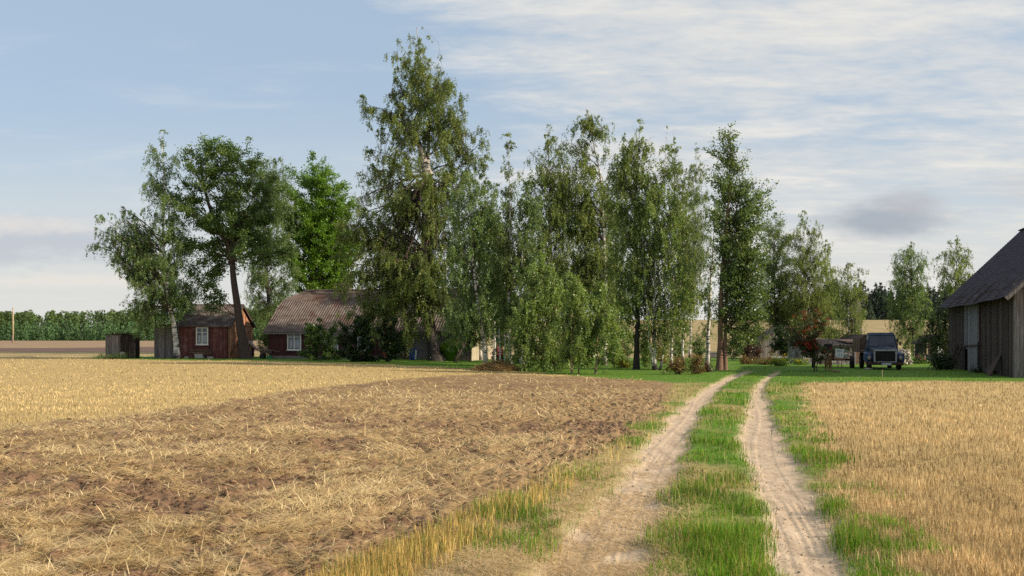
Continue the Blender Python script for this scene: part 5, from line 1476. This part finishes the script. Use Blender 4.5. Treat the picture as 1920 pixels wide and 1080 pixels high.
mb.build('slats', M['plank_grey'], tw_)
for k in range(4):
    mb = MB(); mb.box((.17 - .02 * k, .15, hT * (k + .6) / 4), (.85 - .13 * k, .05, .1)); mb.build('rail', M['plank_dark'], tw_)
gl = cabin('garden_hut', 'small dark plank hut with a pale door under the willow by the barn', 1739, 675, 1.7, 2.2, 1.5, 1.5, 'plank_dark', 'plank_dark', seed=76, ridge=2.0, Y=76)
mb = MB(); mb.box((.92, -.055, .82), (.34, .03, 1.5)); mb.build('door', M['white_plastic'], gl)
p = Vector(((1744 - CX) / F * 71.5, 71.5, float(ground((1744 - CX) / F * 71.5, 71.5))))
rt = thing('water_tank', p, 'grey metal tank on short legs before the garden hut', 'tank'); mb = MB(); mb.box((0, 0, .42), (.5, .5, .42)); mb.build('body', M['plank_pale'], rt, bevel=.03)
for x in (-.2, .2):
    for y in (-.2, .2): mb = MB(); mb.box((x, y, .1), (.05, .05, .24)); mb.build('leg', M['dark_iron'], rt)
# ------------------------------------------------------------------ the truck (front towards -y)
tb = unproj(1651, 692)
truck = thing('truck', tb, 'old faded blue lorry with a white grille frame parked on the grass by the barn', 'truck', R(-13)); truck.scale = (.89, 1, 1)
def wheel(parent, x, y, r=.46, w=.24, rimmat='dark_iron'):
    wr = thing('wheel', (x, y, r), None, None); wr.parent = parent
    mb = MB(); mb.lathe([(r * .62, -w / 2), (r * .93, -w / 2), (r, -w * .32), (r, w * .32), (r * .93, w / 2), (r * .62, w / 2)], (0, 0, 0), 24, 'x'); mb.build('tyre', M['black'], wr, True)
    mb = MB(); mb.lathe([(.02, -w * .42), (r * .3, -w * .42), (r * .36, -w * .2), (r * .60, -w * .2), (r * .63, -w * .4), (r * .63, w * .4), (r * .6, w * .2), (r * .36, w * .2), (r * .3, w * .42), (.02, w * .42)], (0, 0, 0), 18, 'x')
    mb.build('rim', M[rimmat], wr, True)
    return wr
for x in (-.88, .88):
    wheel(truck, x, -1.35); wheel(truck, x, 2.2)
# cab: shell with windscreen opening
mb = MB()
mb.hexa([(-.90, -.72, .72), (.90, -.72, .72), (.90, .62, .72), (-.90, .62, .72)], [(-.90, -.72, 1.30), (.90, -.72, 1.30), (.90, .62, 1.30), (-.90, .62, 1.30)])
mb.hexa([(-.80, -.50, 1.93), (.80, -.50, 1.93), (.82, .58, 1.93), (-.82, .58, 1.93)], [(-.70, -.32, 2.09), (.70, -.32, 2.09), (.72, .50, 2.09), (-.72, .50, 2.09)])
for x in (-1, 1):
    mb.hexa([(x * .90, -.715, 1.30), (x * .82, -.715, 1.30), (x * .82, -.6, 1.30), (x * .90, -.6, 1.30)][::x], [(x * .80, -.495, 1.935), (x * .735, -.495, 1.935), (x * .735, -.39, 1.935), (x * .80, -.39, 1.935)][::x])
    mb.hexa([(x * .895, .40, 1.30), (x * .83, .40, 1.30), (x * .83, .615, 1.30), (x * .895, .615, 1.30)][::x], [(x * .815, .40, 1.935), (x * .75, .40, 1.935), (x * .75, .575, 1.935), (x * .815, .575, 1.935)][::x])
mb.hexa([(-.83, .56, 1.30), (.83, .56, 1.30), (.83, .61, 1.30), (-.83, .61, 1.30)], [(-.76, .53, 1.935), (.76, .53, 1.935), (.76, .575, 1.935), (-.76, .575, 1.935)])
cab = mb.build('cab', M['truck_blue'], truck, bevel=.03)
mb = MB(); mb.hexa([(-.82, -.665, 1.33), (.82, -.665, 1.33), (.82, -.645, 1.33), (-.82, -.645, 1.33)], [(-.735, -.462, 1.915), (.735, -.462, 1.915), (.735, -.442, 1.915), (-.735, -.442, 1.915)])
mb.build('windscreen', M['windscreen'], cab)
for x in (-1, 1):
    mb = MB(); mb.hexa([(x * .868, -.58, 1.31), (x * .868, .40, 1.31), (x * .855, .40, 1.31), (x * .855, -.58, 1.31)], [(x * .785, -.38, 1.93), (x * .785, .40, 1.93), (x * .772, .40, 1.93), (x * .772, -.38, 1.93)]); mb.build('side_window', M['windscreen'], cab)
    mb = MB(); mb.box((x * .912, -.08, 1.0), (.022, 1.0, .52)); d = mb.build('door', M['truck_blue'], truck, bevel=.01)
    mb = MB(); mb.box((x * .935, .28, 1.16), (.03, .12, .03)); mb.build('handle', M['dark_iron'], d)
    mb = MB(); mb.tube([(x * .86, -.6, 1.42), (x * 1.06, -.72, 1.46)], .012, 6); mb.box((x * 1.07, -.72, 1.46), (.11, .03, .19)); mb.build('mirror', M['dark_iron'], truck)
    # wiper
    mb = MB(); mb.bar((x * .35, -.685, 1.34), (x * .35 + .32, -.63, 1.50), .012); mb.build('wiper', M['dark_iron'], cab)
# hood, a wide tapering block, flat topped
mb = MB()
mb.hexa([(-.70, -1.92, .52), (.70, -1.92, .52), (.86, -.74, .62), (-.86, -.74, .62)], [(-.66, -1.88, 1.13), (.66, -1.88, 1.13), (.84, -.74, 1.29), (-.84, -.74, 1.29)])
mb.hexa([(-.40, -1.84, 1.13), (.40, -1.84, 1.13), (.52, -.78, 1.285), (-.52, -.78, 1.285)], [(-.36, -1.82, 1.17), (.36, -1.82, 1.17), (.48, -.80, 1.33), (-.48, -.80, 1.33)])
mb.build('hood', M['truck_blue'], truck, bevel=.04)
gf = MB(); gx, g0, g1 = .635, .44, 1.09
gf.box((0, -1.96, g1), (gx * 2 + .1, .07, .085)); gf.box((0, -1.96, g0), (gx * 2 + .1, .07, .06))
for x in (-1, 1): gf.box((x * gx, -1.96, (g0 + g1) / 2), (.085, .066, g1 - g0 - .07))
gfo = gf.build('grille_frame', M['truck_white'], truck, bevel=.012)
gr = MB()
gr.box((0, -1.935, (g0 + g1) / 2), (gx * 2 - .08, .01, g1 - g0 - .07))
for k in range(7): gr.box((0, -1.95, g0 + .09 + k * (g1 - g0 - .17) / 6), (gx * 2 - .09, .014, .022))
gr.build('grille', M['black'], truck)
for x in (-1, 1):
    mb = MB()
    mb.hexa([(x * .72, -1.78, .42), (x * 1.17, -1.74, .42), (x * 1.17, -.80, .55), (x * .72, -.80, .55)][::x], [(x * .72, -1.72, .92), (x * 1.15, -1.68, .92), (x * 1.15, -.84, 1.02), (x * .72, -.80, 1.02)][::x])
    fd = mb.build('fender', M['truck_deep'], truck, bevel=.05)
    mb = MB(); mb.lathe([(.125, 0), (.125, .05), (.10, .06)], (x * .93, -1.80, .66), 18, 'y'); mb.lathe([(.125, -.02), (.09, -.03), (.02, -.045)], (x * .93, -1.80, .66), 18, 'y')
    hl = mb.build('headlight', M['lamp_glass'], truck, True)
    mb = MB(); mb.box((x * .93, -1.775, .84), (.16, .03, .05)); mb.build('turn_signal', M['rust'], truck)
mb = MB(); mb.box((0, -2.0, .36), (2.1, .09, .16)); mb.box((-.75, -1.9, .36), (.1, .3, .1)); mb.box((.75, -1.9, .36), (.1, .3, .1)); mb.build('bumper', M['dark_iron'], truck, bevel=.02)
mb = MB(); mb.box((.05, -2.06, .33), (.58, .012, .125)); pl = mb.build('licence_plate', M['white_plastic'], truck)
mb = MB(); mb.box((.05 - .262, -2.068, .33), (.05, .005, .118)); mb.build('plate_band', M['blue_plastic'], pl)
mb = MB()
for k, (w_, h_) in enumerate([(.045, .07), (.04, .07), (.05, .07), (0, 0), (.04, .07), (.045, .07), (.04, .07)]):
    if w_:
        x = -.14 + k * .066
        mb.box((x - w_ / 2 + .006, -2.068, .33), (.010, .005, h_)); mb.box((x + w_ / 2 - .006, -2.068, .33), (.010, .005, h_ * (1 if k % 2 else .6))); mb.box((x, -2.068, .33 + h_ / 2 - .006 * (k % 3)), (w_ - .022, .005, .011))
mb.build('plate_characters', M['black'], pl)
bd = MB()
bd.box((0, 2.6, 1.0), (2.3, 3.7, .12))
for x in (-1, 1):
    for k in range(3): bd.box((x * 1.13, 2.6, 1.18 + k * .22), (.04, 3.7, .20))
for k in range(3): bd.box((0, .77, 1.18 + k * .22), (2.3, .04, .20)); bd.box((0, 4.43, 1.18 + k * .22), (2.3, .04, .20))
for x in (-1, 1):
    for y in (.80, 2.0, 3.2, 4.40): bd.box((x * 1.165, y, 1.35), (.03, .07, .85))
bd.build('cargo_bed', M['plank_brown'], truck)
mb = MB()
for x in (-.42, .42): mb.box((x, 1.2, .68), (.09, 6.2, .16))
for y in (-1.35, 2.2): mb.tube([(-.8, y, .46), (.8, y, .46)], .07, 8)
mb.box((0, -1.5, .6), (.7, .6, .3)); mb.build('chassis', M['dark_iron'], truck)

# ------------------------------------------------------------------ homemade tractor before the whitewashed shed
tp = unproj(1574, 690)
tr_ = thing('tractor', tp, 'homemade dark tractor with a square white panel standing before the whitewashed shed', 'tractor', R(-16))
for x, y, r in ((-1.46, .25, .30), (.72, -.25, .36), (-1.46, 1.35, .30), (.72, 1.0, .36)): wheel(tr_, x, y, r, .2, 'dark_iron')
mb = MB(); mb.bar((-1.5, .3, .48), (.75, .1, .48), .09, .1); mb.bar((-1.5, 1.2, .48), (.75, .9, .48), .09, .1); mb.bar((-1.46, .2, .32), (-1.46, 1.4, .32), .08); mb.bar((.72, -.3, .38), (.72, 1.1, .38), .08)
mb.box((-.2, .5, .52), (1.5, .9, .06)); mb.build('frame', M['dark_iron'], tr_)
mb = MB(); mb.box((.0, -.18, .86), (.50, .03, .52), Matrix.Rotation(R(4), 3, 'Y')); wp = mb.build('panel', M['white_plastic'], tr_, bevel=.01); wp['label'] = 'square white panel with smudged markings'
mb = MB()
for (x, z, w_, h_) in [(-.10, 1.02, .13, .035), (.06, 1.01, .14, .03), (-.19, .70, .10, .03), (-.02, .88, .012, .34), (.10, .80, .02, .12)]: mb.box((x, -.20, z), (w_, .006, h_))
mb.build('panel_marks', M['plank_dark'], wp)
mb = MB(); mb.box((0, -.16, .55), (.62, .06, .09)); mb.build('crossbar', M['plank_orange'], tr_)
mb = MB()
for x in (-.1, .12): mb.box((x, -.22, .26), (.05, .05, .5))
mb.build('support_leg', M['rust'], tr_)
mb = MB(); mb.box((-.1, .35, .78), (.75, .7, .42)); mb.box((-.1, .35, 1.02), (.5, .5, .1)); mb.tube([(.1, .5, 1.0), (.1, .5, 1.4)], .03, 8); mb.build('engine', M['dark_iron'], tr_, bevel=.03)
mb = MB(); mb.tube([(.42, -.05, .62), (.50, -.1, .92), (.78, -.12, .90), (.84, -.12, .80)], .028, 8); mb.tube([(.78, -.12, .9), (.74, -.05, .5)], .022, 8); mb.build('handlebar', M['rust'], tr_)
mb = MB(); mb.box((-.62, .8, .95), (.5, .45, .10)); mb.box((-.62, 1.03, 1.2), (.5, .07, .45)); mb.box((-.62, .8, .72), (.1, .1, .4)); mb.build('seat', M['black'], tr_, bevel=.03)
mb = MB(); mb.lathe([(.06, 0), (.13, .02), (.13, .2), (.06, .22)], (.38, -.1, .62), 12, 'z'); mb.build('can', M['truck_white'], tr_)
mb = MB(); mb.bar((-1.45, .0, .42), (-1.0, -.05, .30), .05); mb.bar((-1.05, -.05, .3), (-.9, -.06, .5), .04); mb.build('drawbar', M['rust'], tr_)

# ------------------------------------------------------------------ figures: one grown skin each
def skinned(name, joints, bones, mat_, parent, sub=2, root=0):
    me = bpy.data.meshes.new(name)
    me.from_pydata([j[:3] for j in joints], bones, []); me.update(); me.materials.append(mat_)
    o = bpy.data.objects.new(name, me); COL.objects.link(o); o.parent = parent
    md = o.modifiers.new('skin', 'SKIN')
    sv = me.skin_vertices[0].data
    for i, j in enumerate(joints):
        r = j[3]; sv[i].radius = (r, j[4] if len(j) > 4 else r); sv[i].use_root = (i == root)
    md.use_smooth_shade = True
    o.modifiers.new('subsurf', 'SUBSURF').levels = sub; o.modifiers[-1].render_levels = sub
    return o


# dog: faces the camera (-y), head up
dp_ = unproj(1554, 696.5); 
dog = thing('dog', dp_, 'tan shepherd dog with a dark back standing before the tractor', 'dog', R(-8))
J = [(0, .42, .56, .12), (0, .20, .56, .125), (0, -.05, .55, .15), (0, -.20, .60, .12), (0, -.30, .72, .085), (0, -.36, .84, .08), (0, -.47, .82, .055), (0, -.57, .79, .034),
     (-.09, -.14, .45, .065), (-.10, -.15, .30, .042), (-.10, -.14, .12, .030), (-.10, -.19, .025, .036),
     (.09, -.14, .45, .065), (.10, -.15, .30, .042), (.10, -.14, .12, .030), (.10, -.19, .025, .036),
     (-.09, .42, .46, .085), (-.10, .36, .30, .05), (-.10, .50, .20, .032), (-.10, .46, .09, .028), (-.10, .41, .022, .036),
     (.09, .42, .46, .085), (.10, .36, .30, .05), (.10, .50, .20, .032), (.10, .46, .09, .028), (.10, .41, .022, .036),
     (0, .56, .54, .05), (0, .68, .38, .045), (0, .72, .22, .03),
     (-.055, -.34, .91, .028), (-.065, -.34, .99, .008), (.055, -.34, .91, .028), (.065, -.34, .99, .008)]
E_ = [(0, 1), (1, 2), (2, 3), (3, 4), (4, 5), (5, 6), (6, 7), (2, 8), (8, 9), (9, 10), (10, 11), (2, 12), (12, 13), (13, 14), (14, 15), (0, 16), (16, 17), (17, 18), (18, 19), (19, 20),
      (0, 21), (21, 22), (22, 23), (23, 24), (24, 25), (0, 26), (26, 27), (27, 28), (5, 29), (29, 30), (5, 31), (31, 32)]
skinned('body', J, E_, M['dog'], dog, 2, 1)
skinned('saddle', [(0, .46, .625, .095, .125), (0, .2, .625, .10, .13), (0, -.05, .625, .11, .15), (0, -.20, .68, .09, .115), (0, -.27, .80, .075, .08)], [(0, 1), (1, 2), (2, 3), (3, 4)], M['dog_dark'], dog, 2, 1)
mb = MB(); mb.lathe([(.01, -.03), (.026, -.02), (.03, 0), (.022, .02)], (0, -.605, .80), 10, 'y'); mb.build('nose', M['dog_dark'], dog, True)
for x in (-1, 1):
    mb = MB(); mb.lathe([(.004, -.012), (.014, -.006), (.014, .006), (.004, .012)], (x * .042, -.425, .865), 8, 'y'); mb.build('eye', M['black'], dog, True)

# person bending forward behind the shed corner: facing -x (away behind the gable), hips to the right
pp = Vector(((475.0 - CX) / F * 79.9, 79.9, 0)); pp.z = float(ground(pp.x, pp.y))
per = thing('person', pp, 'person in pale grey shirt and dark trousers bending over behind the red shed corner', 'person')
hipz_ = .86
JB = [(0, 0, hipz_, .14), (-.10, 0, 1.02, .135), (-.24, 0, 1.17, .15), (-.34, 0, 1.26, .13), (-.42, 0, 1.29, .06), (-.50, 0, 1.30, .085), (-.57, 0, 1.27, .085), (-.60, 0, 1.22, .06)]
EB = [(0, 1), (1, 2), (2, 3), (3, 4), (4, 5), (5, 6), (6, 7)]
for sgn in (-1, 1):
    k = len(JB); y = sgn * .10
    JB += [(.0, y, .80, .095), (-.06, y, .46, .065), (.0, y, .12, .042), (.0, y, .05, .042), (-.16, y, .03, .035)]
    EB += [(0, k), (k, k + 1), (k + 1, k + 2), (k + 2, k + 3), (k + 3, k + 4)]
    k = len(JB); y = sgn * .19
    JB += [(-.33, y, 1.22, .065), (-.36, y * 1.1, .96, .045), (-.46, y * 1.0, .76, .032), (-.49, y, .69, .036), (-.505, y, .65, .034)]
    EB += [(3, k), (k, k + 1), (k + 1, k + 2), (k + 2, k + 3), (k + 3, k + 4)]
    hb = k + 4
    for f_, (dx, ln_) in enumerate([(-.03, .075), (-.01, .085), (.01, .08), (.028, .065)]):
        m0 = len(JB); JB += [(-.505 + dx, y + sgn * .004, .65 - ln_ * .55, .009), (-.515 + dx * 1.1, y - sgn * .01, .65 - ln_, .008)]; EB += [(hb, m0), (m0, m0 + 1)]
    m0 = len(JB); JB += [(-.53, y - sgn * .03, .66, .010), (-.545, y - sgn * .045, .63, .009)]; EB += [(k + 3, m0), (m0, m0 + 1)]
skinned('body', JB, EB, M['skin'], per, 2, 0)
S_ = [(.01, 0, .90, .165, .15), (-.10, 0, 1.03, .165, .15), (-.24, 0, 1.18, .19, .165), (-.34, 0, 1.25, .16, .14), (-.40, 0, 1.285, .08)]
ES = [(0, 1), (1, 2), (2, 3), (3, 4)]
for sgn in (-1, 1):
    k = len(S_); y = sgn * .19
    S_ += [(-.33, y, 1.22, .082), (-.352, y * 1.08, 1.03, .068)]; ES += [(3, k), (k, k + 1)]
skinned('shirt', S_, ES, M['shirt'], per, 2, 1)
TJ = [(0, 0, .90, .16)]; TE = []
for sgn in (-1, 1):
    k = len(TJ); y = sgn * .10
    TJ += [(.0, y, .76, .115), (-.05, y, .46, .088), (.0, y, .14, .07)]; TE += [(0, k), (k, k + 1), (k + 1, k + 2)]
skinned('trousers', TJ, TE, M['trousers'], per, 2, 0)
mb = MB(); mb.lathe([(.02, -.09), (.07, -.06), (.098, 0), (.088, .05), (.05, .075)], (-.505, 0, 1.335), 14, 'z'); mb.build('hair', M['hair'], per, True)

# ------------------------------------------------------------------ small things round the yard
# handcart with planks beside the house
hc = at(500, 673.5, 73.4); hc.z = float(ground(hc.x, hc.y)); s = hc.y / F
ct = thing('handcart', hc, 'small dark handcart with a red wheel standing at the corner of the farmhouse', 'handcart')
mb = MB(); mb.box((0, 0, .42), (.85, .55, .05)); mb.box((0, -.27, .52), (.85, .03, .18)); mb.box((0, .27, .52), (.85, .03, .18)); mb.box((-.42, 0, .52), (.03, .55, .18)); mb.box((.42, 0, .52), (.03, .55, .18)); mb.build('tray', M['plank_dark'], ct)
w_ = wheel(ct, 0, 0, .2, .09, 'red_paint'); w_.rotation_euler = (0, 0, R(90)); w_.location = (-.28, -.2, .2)
w_ = wheel(ct, 0, 0, .2, .09, 'red_paint'); w_.rotation_euler = (0, 0, R(90)); w_.location = (-.28, .2, .2)
mb = MB(); mb.bar((.25, -.2, .42), (.3, -.2, 0), .04); mb.bar((.25, .2, .42), (.3, .2, 0), .04); mb.build('support_leg', M['dark_iron'], ct)
mb = MB(); mb.tube([(-.4, -.2, .5), (-.85, -.2, .72)], .02, 6); mb.tube([(-.4, .2, .5), (-.85, .2, .72)], .02, 6); mb.build('handle', M['dark_iron'], ct)
for k, (y, dzz, ln0, ln1, lb) in enumerate([(-.12, 0, -.95, 1.0, 'dark plank laid across the handcart, the longer front one'), (.08, .02, -.6, .72, 'shorter dark plank laid across the handcart behind the longer one')]):
    mb = MB(); mb.bar((ln0, y, .80), (ln1, y, .55), .17, .04)
    tag(mb.build('loose_plank', M['plank_brown'], None, loc=hc + Vector((0, 0, dzz - .02))), lb, 'plank', 'planks on the handcart')
p = at(505, 673, 73.4); p.z = float(ground(p.x, p.y)); rt = thing('green_crate', p + Vector((.05, -.1, 0)), 'low green crate on the grass under the handcart planks', 'crate')
mb = MB(); mb.box((0, 0, .13), (.34, .3, .22)); mb.box((0, 0, .245), (.38, .34, .03)); mb.build('body', M['green_plastic'], rt, bevel=.01)
# bench of timber below the shed window
bp0 = at(377, 671, 73.4); bp0.z = float(ground(bp0.x, bp0.y)); s = bp0.y / F
rt = thing('chopping_block', bp0 - Vector((0, .35, 0)), 'pale block carrying a heap of timber below the shed window', 'block'); mb = MB()
mb.hexa([(-.28, -.2, 0), (.32, -.2, 0), (.32, .2, 0), (-.28, .2, 0)], [(-.36, -.22, .34), (.26, -.22, .34), (.26, .22, .34), (-.36, .22, .34)]); mb.build('body', M['stone'], rt, bevel=.04)
rt = thing('timber_heap', bp0 + Vector((0, -.35, .36)), 'heap of brown boards and scrap timber on the pale block', 'timber'); mb = MB(); rg = np.random.default_rng(12)
for k in range(16):
    a = Vector((rg.uniform(-.75, -.4), rg.uniform(-.2, .2), .03 + k * .018)); b = a + Vector((rg.uniform(.8, 1.5), rg.uniform(-.1, .1), rg.uniform(-.06, .06))); mb.bar(a, b, rg.uniform(.06, .14), .035)
mb.build('boards', M['plank_brown'], rt)
for (px, py, w_, d2, lb) in [(394, 671, .5, .3, 'flat grey stone right of the timber heap'), (350, 671, .35, .3, 'dark stone left of the timber heap')]:
    p = at(px, py, 73.2); p.z = float(ground(p.x, p.y)); mb = MB(); mb.hexa([(-w_ / 2, -d2 / 2, -.03), (w_ / 2, -d2 / 2, -.03), (w_ / 2, d2 / 2, -.03), (-w_ / 2, d2 / 2, -.03)], [(-w_ * .4, -d2 * .35, .16), (w_ * .42, -d2 * .4, .13), (w_ * .36, d2 * .4, .15), (-w_ * .42, d2 * .33, .17)])
    tag(mb.build('field_stone', M['stone'], None, loc=p, bevel=.04), lb, 'stone')
# blue bin
p = at(775, 676, 69.5); p.z = float(ground(p.x, p.y)); s = p.y / F
rt = thing('waste_bin', p, 'blue plastic bin with a pale panel beside the giant birch', 'bin'); h_ = 21 * s; r1 = .24; r2 = .30
mb = MB(); mb.hexa([(-r1, -r1, 0), (r1, -r1, 0), (r1, r1, 0), (-r1, r1, 0)], [(-r2, -r2, h_), (r2, -r2, h_), (r2, r2, h_), (-r2, r2, h_)]); mb.build('body', M['blue_plastic'], rt, bevel=.03)
mb = MB(); mb.box((0, 0, h_ + .03), (.66, .68, .05)); mb.box((0, -.3, h_ + .0), (.66, .05, .07)); mb.build('lid', M['blue_plastic'], rt, bevel=.015)
mb = MB(); mb.hexa([(.12, -.262, .05), (.235, -.262, .05), (.235, -.25, .05), (.12, -.25, .05)], [(.15, -.315, h_ - .06), (.29, -.315, h_ - .06), (.29, -.30, h_ - .06), (.15, -.30, h_ - .06)]); mb.build('side_panel', M['white_plastic'], rt)
# straw heap at the lawn edge
p = unproj(930, 695); rg = np.random.default_rng(3)
rt = thing('straw_heap', p, 'heap of old grey straw at the foot of the leaning birch', 'heap')
n = 2600; th = rg.uniform(0, 6.28, n); q = np.sqrt(rg.random(n)); x = np.cos(th) * q * 1.25; y = np.sin(th) * q * .8; z = .46 * (1 - q ** 1.6) + rg.normal(0, .02, n)
fl = rg.uniform(0, 6.28, n); l_ = rg.uniform(.1, .28, n); w2 = .012
d1 = np.stack([np.cos(fl) * l_, np.sin(fl) * l_, rg.normal(-.02, .07, n)], 1); w3 = np.stack([-np.sin(fl) * w2, np.cos(fl) * w2, np.full(n, .006)], 1); c_ = np.stack([x, y, z.clip(.01)], 1)
V_ = np.stack([c_ - d1 - w3, c_ - d1 + w3, c_ + d1 + w3, c_ + d1 - w3], 1).reshape(-1, 3); kk = np.arange(n) * 4
np_mesh('straw', V_, [np.stack([kk, kk + 1, kk + 2, kk + 3], 1)], M['straw'], rt, col={'tone': np.repeat(tones(n, (.26, .18, .08), (.46, .34, .17)), 4, 0)})
mb = MB(); mb.lathe([(1.2, -.05), (1.05, .10), (.75, .26), (.4, .38), (.05, .43)], (0, 0, 0), 20); mb.v = [(a, b * .65, c) for a, b, c in mb.v]; mb.build('core', M['hay'], rt, True)
# weathered grey box on legs far on the lawn
p = Vector(((1340 - CX) / F * 82, 82, 0)); p.z = float(ground(p.x, p.y))
rt = thing('wooden_trough', p, 'low grey wooden trough on the lawn behind the birches', 'trough'); mb = MB()
mb.box((0, 0, .42), (.95, .5, .36)); mb.box((0, 0, .62), (1.02, .56, .05)); mb.build('body', M['plank_pale'], rt, bevel=.02)
for x in (-.4, .4):
    for y in (-.18, .18): mb = MB(); mb.box((x, y, .12), (.07, .07, .27)); mb.build('leg', M['plank_dark'], rt)
# light blue sheet over the cold frame and the little garden lamp-shaped hive
p = Vector(((1466 - CX) / F * 77, 77, 0)); p.z = float(ground(p.x, p.y))
rt = thing('cold_frame', p, 'low cold frame under a pale blue sheet behind the flower bed', 'cold frame'); mb = MB()
Pq = []
for i in range(15):
    for j in range(5):
        x = -.92 + i * .131; yq = -.5 + j * .25; Pq.append((x, yq, .28 + .14 * math.cos(yq * 2.6) + .02 * math.sin(i * 1.9 + j)))
mb.add(Pq, [(i * 5 + j, (i + 1) * 5 + j, (i + 1) * 5 + j + 1, i * 5 + j + 1) for i in range(14) for j in range(4)]); o = mb.build('sheet', M['tarp'], rt, True)
sm = o.modifiers.new('solid', 'SOLIDIFY'); sm.thickness = .012
mb = MB(); mb.box((0, -.47, .12), (1.8, .05, .3)); mb.box((0, .47, .12), (1.8, .05, .3)); mb.box((-.9, 0, .12), (.05, .9, .3)); mb.box((.9, 0, .12), (.05, .9, .3)); mb.build('frame', M['plank_pale'], rt)
p = Vector(((1446 - CX) / F * 80, 80, 0)); p.z = float(ground(p.x, p.y))
rt = thing('bird_house', p, 'little post with a cone-shaped tan straw roof by the grey plank shed', 'bird house'); mb = MB(); mb.tube([(0, 0, -.1), (0, 0, .72)], .07, 8); mb.build('post', M['plank_brown'], rt)
mb = MB(); mb.lathe([(.02, .98), (.1, .9), (.2, .75), (.27, .64), (.25, .62), (.05, .68)], (0, 0, 0), 14); mb.build('roof', M['hay'], rt, True)
# pile of split firewood
p = unproj(1692, 680); p = Vector((p.x * 66 / p.y, 66, float(ground(p.x, 66)))); s = 66 / F
rt = thing('woodpile', p, 'rounded pile of pale split firewood right of the truck', 'woodpile'); mb = MB(); rg = np.random.default_rng(9)
Hh = 30 * s; Ww = 14 * s
for k in range(300):
    a = rg.uniform(-1, 1); z = rg.uniform(0, 1)
    if z > math.sqrt(max(0, 1 - (abs(a)) ** 2.6)): continue
    x = a * Ww; y = rg.uniform(-.35, .5) * (1 - .4 * z); an_ = rg.normal(0, .35); r_ = rg.uniform(.05, .085)
    d = Vector((math.sin(an_), -math.cos(an_), rg.normal(0, .15))) * .2
    c = Vector((x, y, .06 + z * (Hh - .1)))
    mb.tube([c - d, c + d], r_, 5)
mb.build('logs', M['firewood'], rt)
# pale stones and a stick on the shaded grass
for (px, py, r_, lb) in [(1629, 693, .22, 'flat white stone on the grass before the truck'), (1612, 706, .07, 'small white pebble on the shaded grass'), (1567, 698, .2, 'half-buried earthy stone near the dog')]:
    p = unproj(px, py); mb = MB(); mb.lathe([(r_ * .7, -.02), (r_, .02), (r_ * .95, r_ * .25), (r_ * .6, r_ * .42), (.02, r_ * .46)], (0, 0, 0), 9)
    mb.v = [(a * 1.2, b * .8, c) for a, b, c in mb.v]; tag(mb.build('field_stone', M['stone'] if r_ != .2 else M['plank_brown'], None, True, p), lb, 'stone')
p = unproj(1654, 713); mb = MB(); mb.tube([(0, 0, -.05), (.01, 0, .2), (-.005, 0, .44)], [.012, .011, .008], 6); tag(mb.build('wooden_stake', M['pole'], None, True, p), 'thin pale stake standing at the field edge before the truck', 'stake')
# utility pole far to the left
Yp = 215; p = Vector(((24.5 - CX) / F * Yp, Yp, 0)); p.z = float(ground(p.x, p.y)); hp = CH - (577 - HY) * Yp / F - p.z
rt = thing('utility_pole', p, 'bare wooden pole standing alone before the far wood', 'pole'); mb = MB(); mb.tube([(0, 0, -.3), (0, 0, hp)], [.16, .12], 9); mb.build('shaft', M['pole'], rt, True)
mb = MB(); mb.tube([(-.12, -.05, 0), (-.1, -.05, 1.6)], .15, 8); mb.build('stub', M['plank_grey'], rt)
mb = MB(); mb.tube([(-.25, 0, hp - .3), (.25, 0, hp - .3)], .03, 6); mb.tube([(.2, 0, hp - .3), (.2, 0, hp - .12)], .04, 6); mb.tube([(-.2, 0, hp - .3), (-.2, 0, hp - .12)], .04, 6); mb.build('insulators', M['truck_white'], rt)
